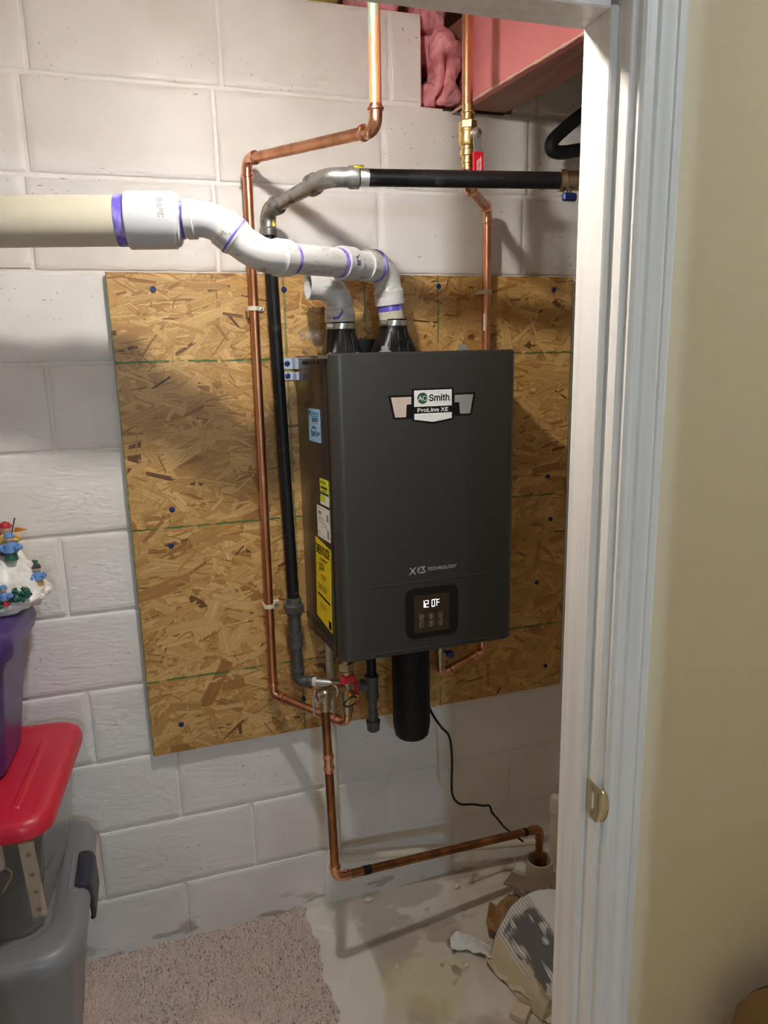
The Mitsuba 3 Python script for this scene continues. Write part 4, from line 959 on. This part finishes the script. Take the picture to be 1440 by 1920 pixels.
part(bg, 'torn_flap', sheet(P((.822, -.365), (.845, -.332), (.868, -.330), (.885, -.42), (.912, -.52), (.925, -.575), (.893, -.572), (.86, -.47)), .006, .045, 4, 16), 'm_pvc_beige' if False else 'm_woodblock', 'pale torn paper edge')
pp = thing('paper_scrap', 'crumpled strip of white paper lying left of the torn bag', 'paper')
part(pp, 'scrap', sheet(P((.757, -.292), (.772, -.246), (.800, -.244), (.835, -.262), (.866, -.318), (.872, -.355), (.838, -.352), (.812, -.318), (.79, -.305)), .005, .032, 9, 24), 'm_paper', smooth=45)
kp = thing('kraft_paper', 'torn brown paper lying behind the bag toward the wall', 'paper')
part(kp, 'sheet', sheet(P((.872, -.290), (.893, -.225), (.925, -.195), (.975, -.170), (1.015, -.205), (1.0, -.285), (.94, -.30)), .006, .085, 12, 20), 'm_kraft', smooth=45)
cb = thing('cardboard_piece', 'flat dark board leaning on the bag beneath the standpipe', 'board')
part(cb, 'board', at(box(-.066, .066, -.030, .028, 0, .006, .0015), (1.028, -.225, .088), (.58, -.8, .13), (.8, .58, .0)), 'm_cardboard')
fbk = thing('foam_block', 'small grey-white foam cube by the standpipe near the wall', 'block')
part(fbk, 'cube', at(box(-.018, .018, -.018, .018, 0, .032, .002), (1.082, -.084, .0), (.75, -.66, 0), (.66, .75, 0)), 'm_foamblock', smooth=20)
wb = thing('wood_block', 'small pale wooden block on the concrete at the bottom edge of the picture', 'block')
part(wb, 'block', at(box(-.021, .021, -.021, .021, 0, .018, .0015), (.842, -.524, .0005), (.66, -.75, 0), (.75, .66, 0)), 'm_woodblock', smooth=20)
for i, (x, y, s_, lab) in enumerate([(.597, -.028, .010, 'small clump of white caulk at the foot of the wall below the copper drain elbow'), (.872, -.066, .009, 'small grey crumb on the concrete left of the foam cube'), (.752, -.118, .005, 'tiny white crumb in the middle of the bare concrete'), (.778, -.345, .006, 'tiny white plaster crumb on the stained concrete below the paper scrap')]):
    k = thing('plaster_crumb', lab, 'debris')
    m = trimesh.creation.icosphere(2, s_); m.vertices *= np.array([1.3, .8, .6]); m.vertices += m.vertices * ((meshkit.noise(np.array(m.vertices) * 260, i) - .5)[:, None] * 1.1); m.apply_translation([x, y, s_ * .5]); part(k, 'crumb', m, 'm_foamblock', smooth=30)

fu_ = thing('brown_ottoman', 'rounded brown form beside the tan wall in the bottom right corner', 'rounded_form')  # plain rounded brown block on short feet, filling the corner
part(fu_, 'cushion', loft([rrloop(z, .930 + o, 1.46 - o, -1.52 + o, -1.035 - o, .06 - o * .3, 10) for z, o in ((.10, .02), (.13, .004), (.47, .0), (.510, .004), (.535, .014), (.550, .030), (.558, .050), (.560, .08))]), 'm_brown', smooth=50)
for lx in (1.01, 1.40):
    for ly in (-1.46, -1.10): part(fu_, 'leg', lathe((lx, ly, .009), (0, 0, 1), [(0, .014), (.11, .020)]), 'm_kraft')

# ------------------------------------------------------------------ totes on the left
def rot(m, deg, c): m.apply_transform(trimesh.transformations.rotation_matrix(math.radians(deg), [0, 0, 1], c)); return m


gt = thing('grey_tote', 'large grey plastic storage tote on the carpet with a dark latch', 'storage tote')
GX0, GX1, GY0, GY1 = -.72, -.122, -.512, -.026
loops = [rrloop(z, GX0 + o, GX1 - o, GY0 + o, GY1 - o, .06 - o * .2) for z, o in ((.013, .078), (.021, .070), (.43, .024), (.43, .020))]
part(gt, 'tub', loft(loops), 'm_grey_tote', smooth=40)
part(gt, 'lid', loft([rrloop(z, GX0 + o, GX1 - o, GY0 + o, GY1 - o, max(.03, .085 - o * .4), 10) for z, o in ((.432, .012), (.436, .002), (.452, .0), (.466, .003), (.476, .012), (.4795, .026), (.4790, .060), (.4700, .068), (.4690, .075))]), 'm_grey_tote', smooth=50)
part(gt, 'latch', loft([rrloop(z, x0_, x1_, -.318, -.200, .006) for z, x0_, x1_ in ((.392, -.128, -.1175), (.400, -.126, -.115), (.468, -.128, -.1165), (.480, -.150, -.121), (.4855, -.152, -.128), (.4865, -.150, -.134))]), 'm_latch', 'dark blue-black latch', 40)
part(gt, 'latch_recess', loft([rrloop(z, -.166 - o, -.148 + o, -.325 - o, -.193 + o, .006) for z, o in ((.4795, .002), (.4815, .0), (.4815, -.003), (.4800, -.005))]), 'm_grey_tote', smooth=30)

cbn = thing('clear_tote', 'clear plastic storage box with a red lid standing on the grey tote', 'storage box')
CX0, CX1, CY0, CY1 = -.60, -.152, -.452, -.050; rc = (-.37, -.25, 0)


def shell(zo, r):
    outer = [rrloop(z, CX0 + o, CX1 - o, CY0 + o, CY1 - o, r) for z, o in zo]; return loft(outer, (True, False))


part(cbn, 'box', rot(shell([(.4705, .050), (.4705, .046), (.478, .040), (.690, .012), (.700, .004), (.735, .0)], .04), -5, rc), 'm_frost', 'frosted clear sides', 40)
part(cbn, 'lid', rot(loft([rrloop(z, CX0 - .012 + o, CX1 + .014 - o, CY0 - .012 + o, CY1 + .012 - o, max(.02, .058 - o * .5), 10) for z, o in ((.724, .006), (.722, .001), (.735, .0), (.749, .003), (.757, .012), (.7585, .022), (.7585, .040), (.7565, .046))]), -5, rc), 'm_red_lid', 'red lid', 50)
part(cbn, 'lid_groove', rot(loft([rrloop(z, -.216 - o, -.203 + o, -.400 - o, -.135 + o, .0055) for z, o in ((.757, .003), (.7605, .0), (.7612, -.002))]), -5, rc), 'm_red_lid', smooth=40)
cl = thing('dark_clothing', 'dark fabric filling the clear storage box', 'clothing')
part(cl, 'bundle', rot(blob([[CX0 + .06, CY0 + .085, .485], [CX1 - .075, CY1 - .045, .685]], 14, .02, 21, 4), -5, rc), 'm_dark_fill', smooth=60)
st = thing('eyelet_strap', 'cream strap with brown eyelets standing in the corner of the clear box', 'strap')
sv = [rrloop(z, -.224 + .010 * (.69 - z), -.196 + .010 * (.69 - z), -.405 - .025 * (z - .5) / .19 - .0026, -.405 - .025 * (z - .5) / .19, .0012, 3) for z in np.linspace(.500, .690, 12)]
part(st, 'strap', loft(sv), 'm_strap')
for z in (.52, .565, .61, .66): part(st, 'eyelet', lathe((-.209 + .010 * (.69 - z), -.4076 - .025 * (z - .5) / .19, z), (0, -1, 0), [(0, .0045), (.0018, .0045), (.002, .0025), (.0008, .002)], 12), 'm_eyelet', 'brown eyelet')
pg = thing('beige_peg', 'rounded pinkish beige peg hanging inside the clear box', 'peg'); part(pg, 'peg', lathe((-.262, -.425, .695), (0, .0, -1), [(0, .009), (.045, .010), (.056, .007), (.060, .002)], 16), 'm_peg')
yc = thing('yellow_cord', 'thin yellow cord curled inside the clear box', 'cord'); part(yc, 'cord', sweep(catmull([(-.36, -.412, .640), (-.30, -.414, .638), (-.258, -.414, .632), (-.246, -.414, .615), (-.256, -.412, .595), (-.268, -.412, .575)], 6), .0018, 8), 'm_cord_yellow')

pt = thing('purple_tote', 'dark purple plastic tote standing on the red lid', 'storage tote')
PX0, PX1, PY0, PY1 = -.66, -.196, -.375, -.040
part(pt, 'tub', rot(loft([rrloop(z, PX0 + o, PX1 - o, PY0 + o, PY1 - o, .055) for z, o in ((.7625, .062), (.770, .056), (1.02, .024), (1.02, .016), (1.045, .010))]), -4, (-.43, -.2, 0)), 'm_purple', smooth=40)
part(pt, 'lid', rot(loft([rrloop(z, PX0 + o, PX1 - o, PY0 + o, PY1 - o, .075, 10) for z, o in ((1.038, .012), (1.036, .002), (1.055, -.002), (1.074, .002), (1.086, .012), (1.091, .03), (1.091, .06))]), -4, (-.43, -.2, 0)), 'm_purple', smooth=50)

# snowy village ornament
so = thing('snow_village', 'white snowy hill ornament with tiny painted figures and trees on the purple tote', 'ornament')
SC = np.array([-.315, -.135]); cv_, cfc = [], []
NA, NR = 96, 26; top = []
for j in range(NR):
    f = j / (NR - 1)
    for i in range(NA):
        a = 2 * math.pi * i / NA
        if f < .25: r, z = .90 + .10 * f / .25, 1.0925 + .022 * (f / .25)
        elif f < .4: r, z = 1.0 - .05 * (f - .25) / .15, 1.1145 + .018 * (f - .25) / .15
        else:
            g = (f - .4) / .6
            r, z = (.95 - .25 * g / .5, 1.1325 + .074 * (g / .5) ** .8) if g < .5 else (.70 * (1 - (g - .5) / .5), 1.2065 + .012 * (g - .5) / .5)
        cv_.append((SC[0] + .162 * r * math.cos(a), SC[1] + .125 * r * math.sin(a), z))
cv_ = np.array(cv_); nb = meshkit.fbm(cv_ * 42, 3, 2) - .5; lump = np.abs(meshkit.noise(cv_ * 55, 7) - .5); dv = cv_ - np.array([SC[0], SC[1], 1.10]); dv /= np.linalg.norm(dv, axis=1, keepdims=True) + 1e-9
cv_ = cv_ + dv * (nb * .022 + (lump - .2) * .018)[:, None]; cv_[:, 2] = np.maximum(cv_[:, 2], 1.0925)
for j in range(NR - 1):
    for i in range(NA): a, b = j * NA + i, j * NA + (i + 1) % NA; cfc += [[a, b, b + NA], [a, b + NA, a + NA]]
cbi = len(cv_); cv_ = np.vstack([cv_, [[SC[0], SC[1], 1.0925]]]); cfc += [[cbi, (i + 1) % NA, i] for i in range(NA)]
part(so, 'snow_base', trimesh.Trimesh(cv_, cfc, process=False), 'm_snow', smooth=70)
part(so, 'snow_lump', cat([(lambda m, i: (m.apply_scale([1.5, 1, .8]), m.apply_translation([SC[0] + .150 * math.cos(i * .33 - 1.7), SC[1] + .116 * math.sin(i * .33 - 1.7), 1.112 + .004 * (i % 2)]), m)[2])(trimesh.creation.icosphere(2, .0125), i) for i in range(12)]), 'm_snow', 'rounded snow lumps around the rim', 60)


def figure(x, y, z, s_, coat, hat, legs, ang=0.0, arm=None):
    s_ = s_ * 1.5
    k = part(so, 'figurine', lathe((x, y, z), (0, 0, 1), [(0, .35 * s_), (.02 * s_, .42 * s_), (.55 * s_, .34 * s_), (.60 * s_, .44 * s_), (1.05 * s_, .36 * s_), (1.25 * s_, .14 * s_)], 14), legs, 'tiny painted figure in winter clothes')
    scene[k + '__coat'] = mikit.ply(lathe((x, y, z + .55 * s_), (0, 0, 1), [(0, .50 * s_), (.06 * s_, .50 * s_), (.5 * s_, .40 * s_), (.66 * s_, .2 * s_)], 14), coat, 35)
    h = trimesh.creation.icosphere(2, .30 * s_); h.apply_translation([x, y, z + 1.45 * s_]); scene[k + '__head'] = mikit.ply(h, 'm_skin', True)
    scene[k + '__hat'] = mikit.ply(lathe((x, y, z + 1.55 * s_), (0, 0, 1), [(0, .36 * s_), (.05 * s_, .36 * s_), (.06 * s_, .30 * s_), (.22 * s_, .24 * s_), (.30 * s_, .08 * s_)], 14), hat, 35)
    for sg_ in (-1, 1):
        c_, s__ = math.cos(ang), math.sin(ang); ox, oy = sg_ * .42 * s_ * c_, sg_ * .42 * s_ * s__
        scene[k + ('__arm' if sg_ < 0 else '__arm_001')] = mikit.ply(sweep(catmull([(x + ox, y + oy, z + 1.05 * s_), (x + ox * 1.5 + .1 * s__ * s_, y + oy * 1.5 - .2 * s_, z + .8 * s_), (x + ox * .8, y + oy * .8 - .5 * s_, z + .85 * s_)], 4), .13 * s_, 8), coat, 35)


figure(-.222, -.150, 1.208, .026, 'm_coat_yellow', 'm_coat_red', 'm_trouser', .4); figure(-.212, -.182, 1.202, .022, 'm_coat_blue', 'm_coat_blue', 'm_tree', .2)
figure(-.244, -.128, 1.209, .024, 'm_coat_red', 'm_trouser', 'm_trouser', .9); figure(-.262, -.190, 1.204, .022, 'm_coat_blue', 'm_coat_blue', 'm_tan_toy', .1)
figure(-.276, -.150, 1.210, .024, 'm_coat_red', 'm_coat_blue', 'm_tan_toy', .3); figure(-.170, -.160, 1.132, .018, 'm_coat_blue', 'm_trouser', 'm_tan_toy', .6)
figure(-.225, -.240, 1.120, .016, 'm_coat_blue', 'm_coat_blue', 'm_coat_red', .2)
part(so, 'pole', sweep([(-.212, -.176, 1.240), (-.196, -.180, 1.292)], .0014, 6), 'm_trouser', 'tiny dark pole'); part(so, 'pennant', at(extrude(P((0, -.005), (.030, .0), (.006, .007)), .002), (-.206, -.164, 1.262), (1, 0, 0), (0, 0, 1)), 'm_orange', 'small orange pennant')


def pine(x, y, z, h, r, n, seed):
    g = np.random.default_rng(seed); ms = [lathe((x, y, z), (0, 0, 1), [(0, r * .9), (h * .3, r * .72), (h * .3, r * .8), (h * .6, r * .45), (h * .6, r * .5), (h, .001)], 12)]
    for _ in range(n):
        t = g.random(); a = g.random() * 6.28; rr_ = r * (1 - t) * .95 + .002; o = np.array([x + rr_ * math.cos(a), y + rr_ * math.sin(a), z + t * h]); m = trimesh.creation.icosphere(1, .0042); m.vertices *= g.uniform(.6, 1.3, 3); m.apply_translation(o); ms.append(m)
    return cat(ms)


tk = part(so, 'pine_tree', pine(-.262, -.248, 1.118, .075, .036, 90, 1), 'm_tree', 'dark green decorated tree', 30)
g_ = np.random.default_rng(2); bb = {'m_white': [], 'm_coat_red': [], 'm_coat_yellow': []}
for _ in range(36):
    t = g_.random() * .9; a = g_.random() * 6.28; rr_ = .038 * (1 - t) + .002; m = trimesh.creation.icosphere(1, .0026); m.apply_translation([-.262 + rr_ * math.cos(a), -.248 + rr_ * math.sin(a), 1.118 + t * .075]); bb[random.choice(list(bb))].append(m)
for i, (mn, ms) in enumerate(bb.items()): scene[tk + '__bauble' + (f'_{i:03d}' if i else '')] = mikit.ply(cat(ms), mn, True); labels[tk + '__bauble' + (f'_{i:03d}' if i else '')] = {'kind': 'stuff'}
part(so, 'pine_tree', pine(-.205, -.228, 1.124, .026, .012, 24, 3), 'm_tree', smooth=30); part(so, 'pine_tree', pine(-.188, -.220, 1.126, .022, .010, 20, 4), 'm_tree', smooth=30); part(so, 'pine_tree', pine(-.178, -.122, 1.150, .030, .012, 24, 5), 'm_tree', smooth=30)
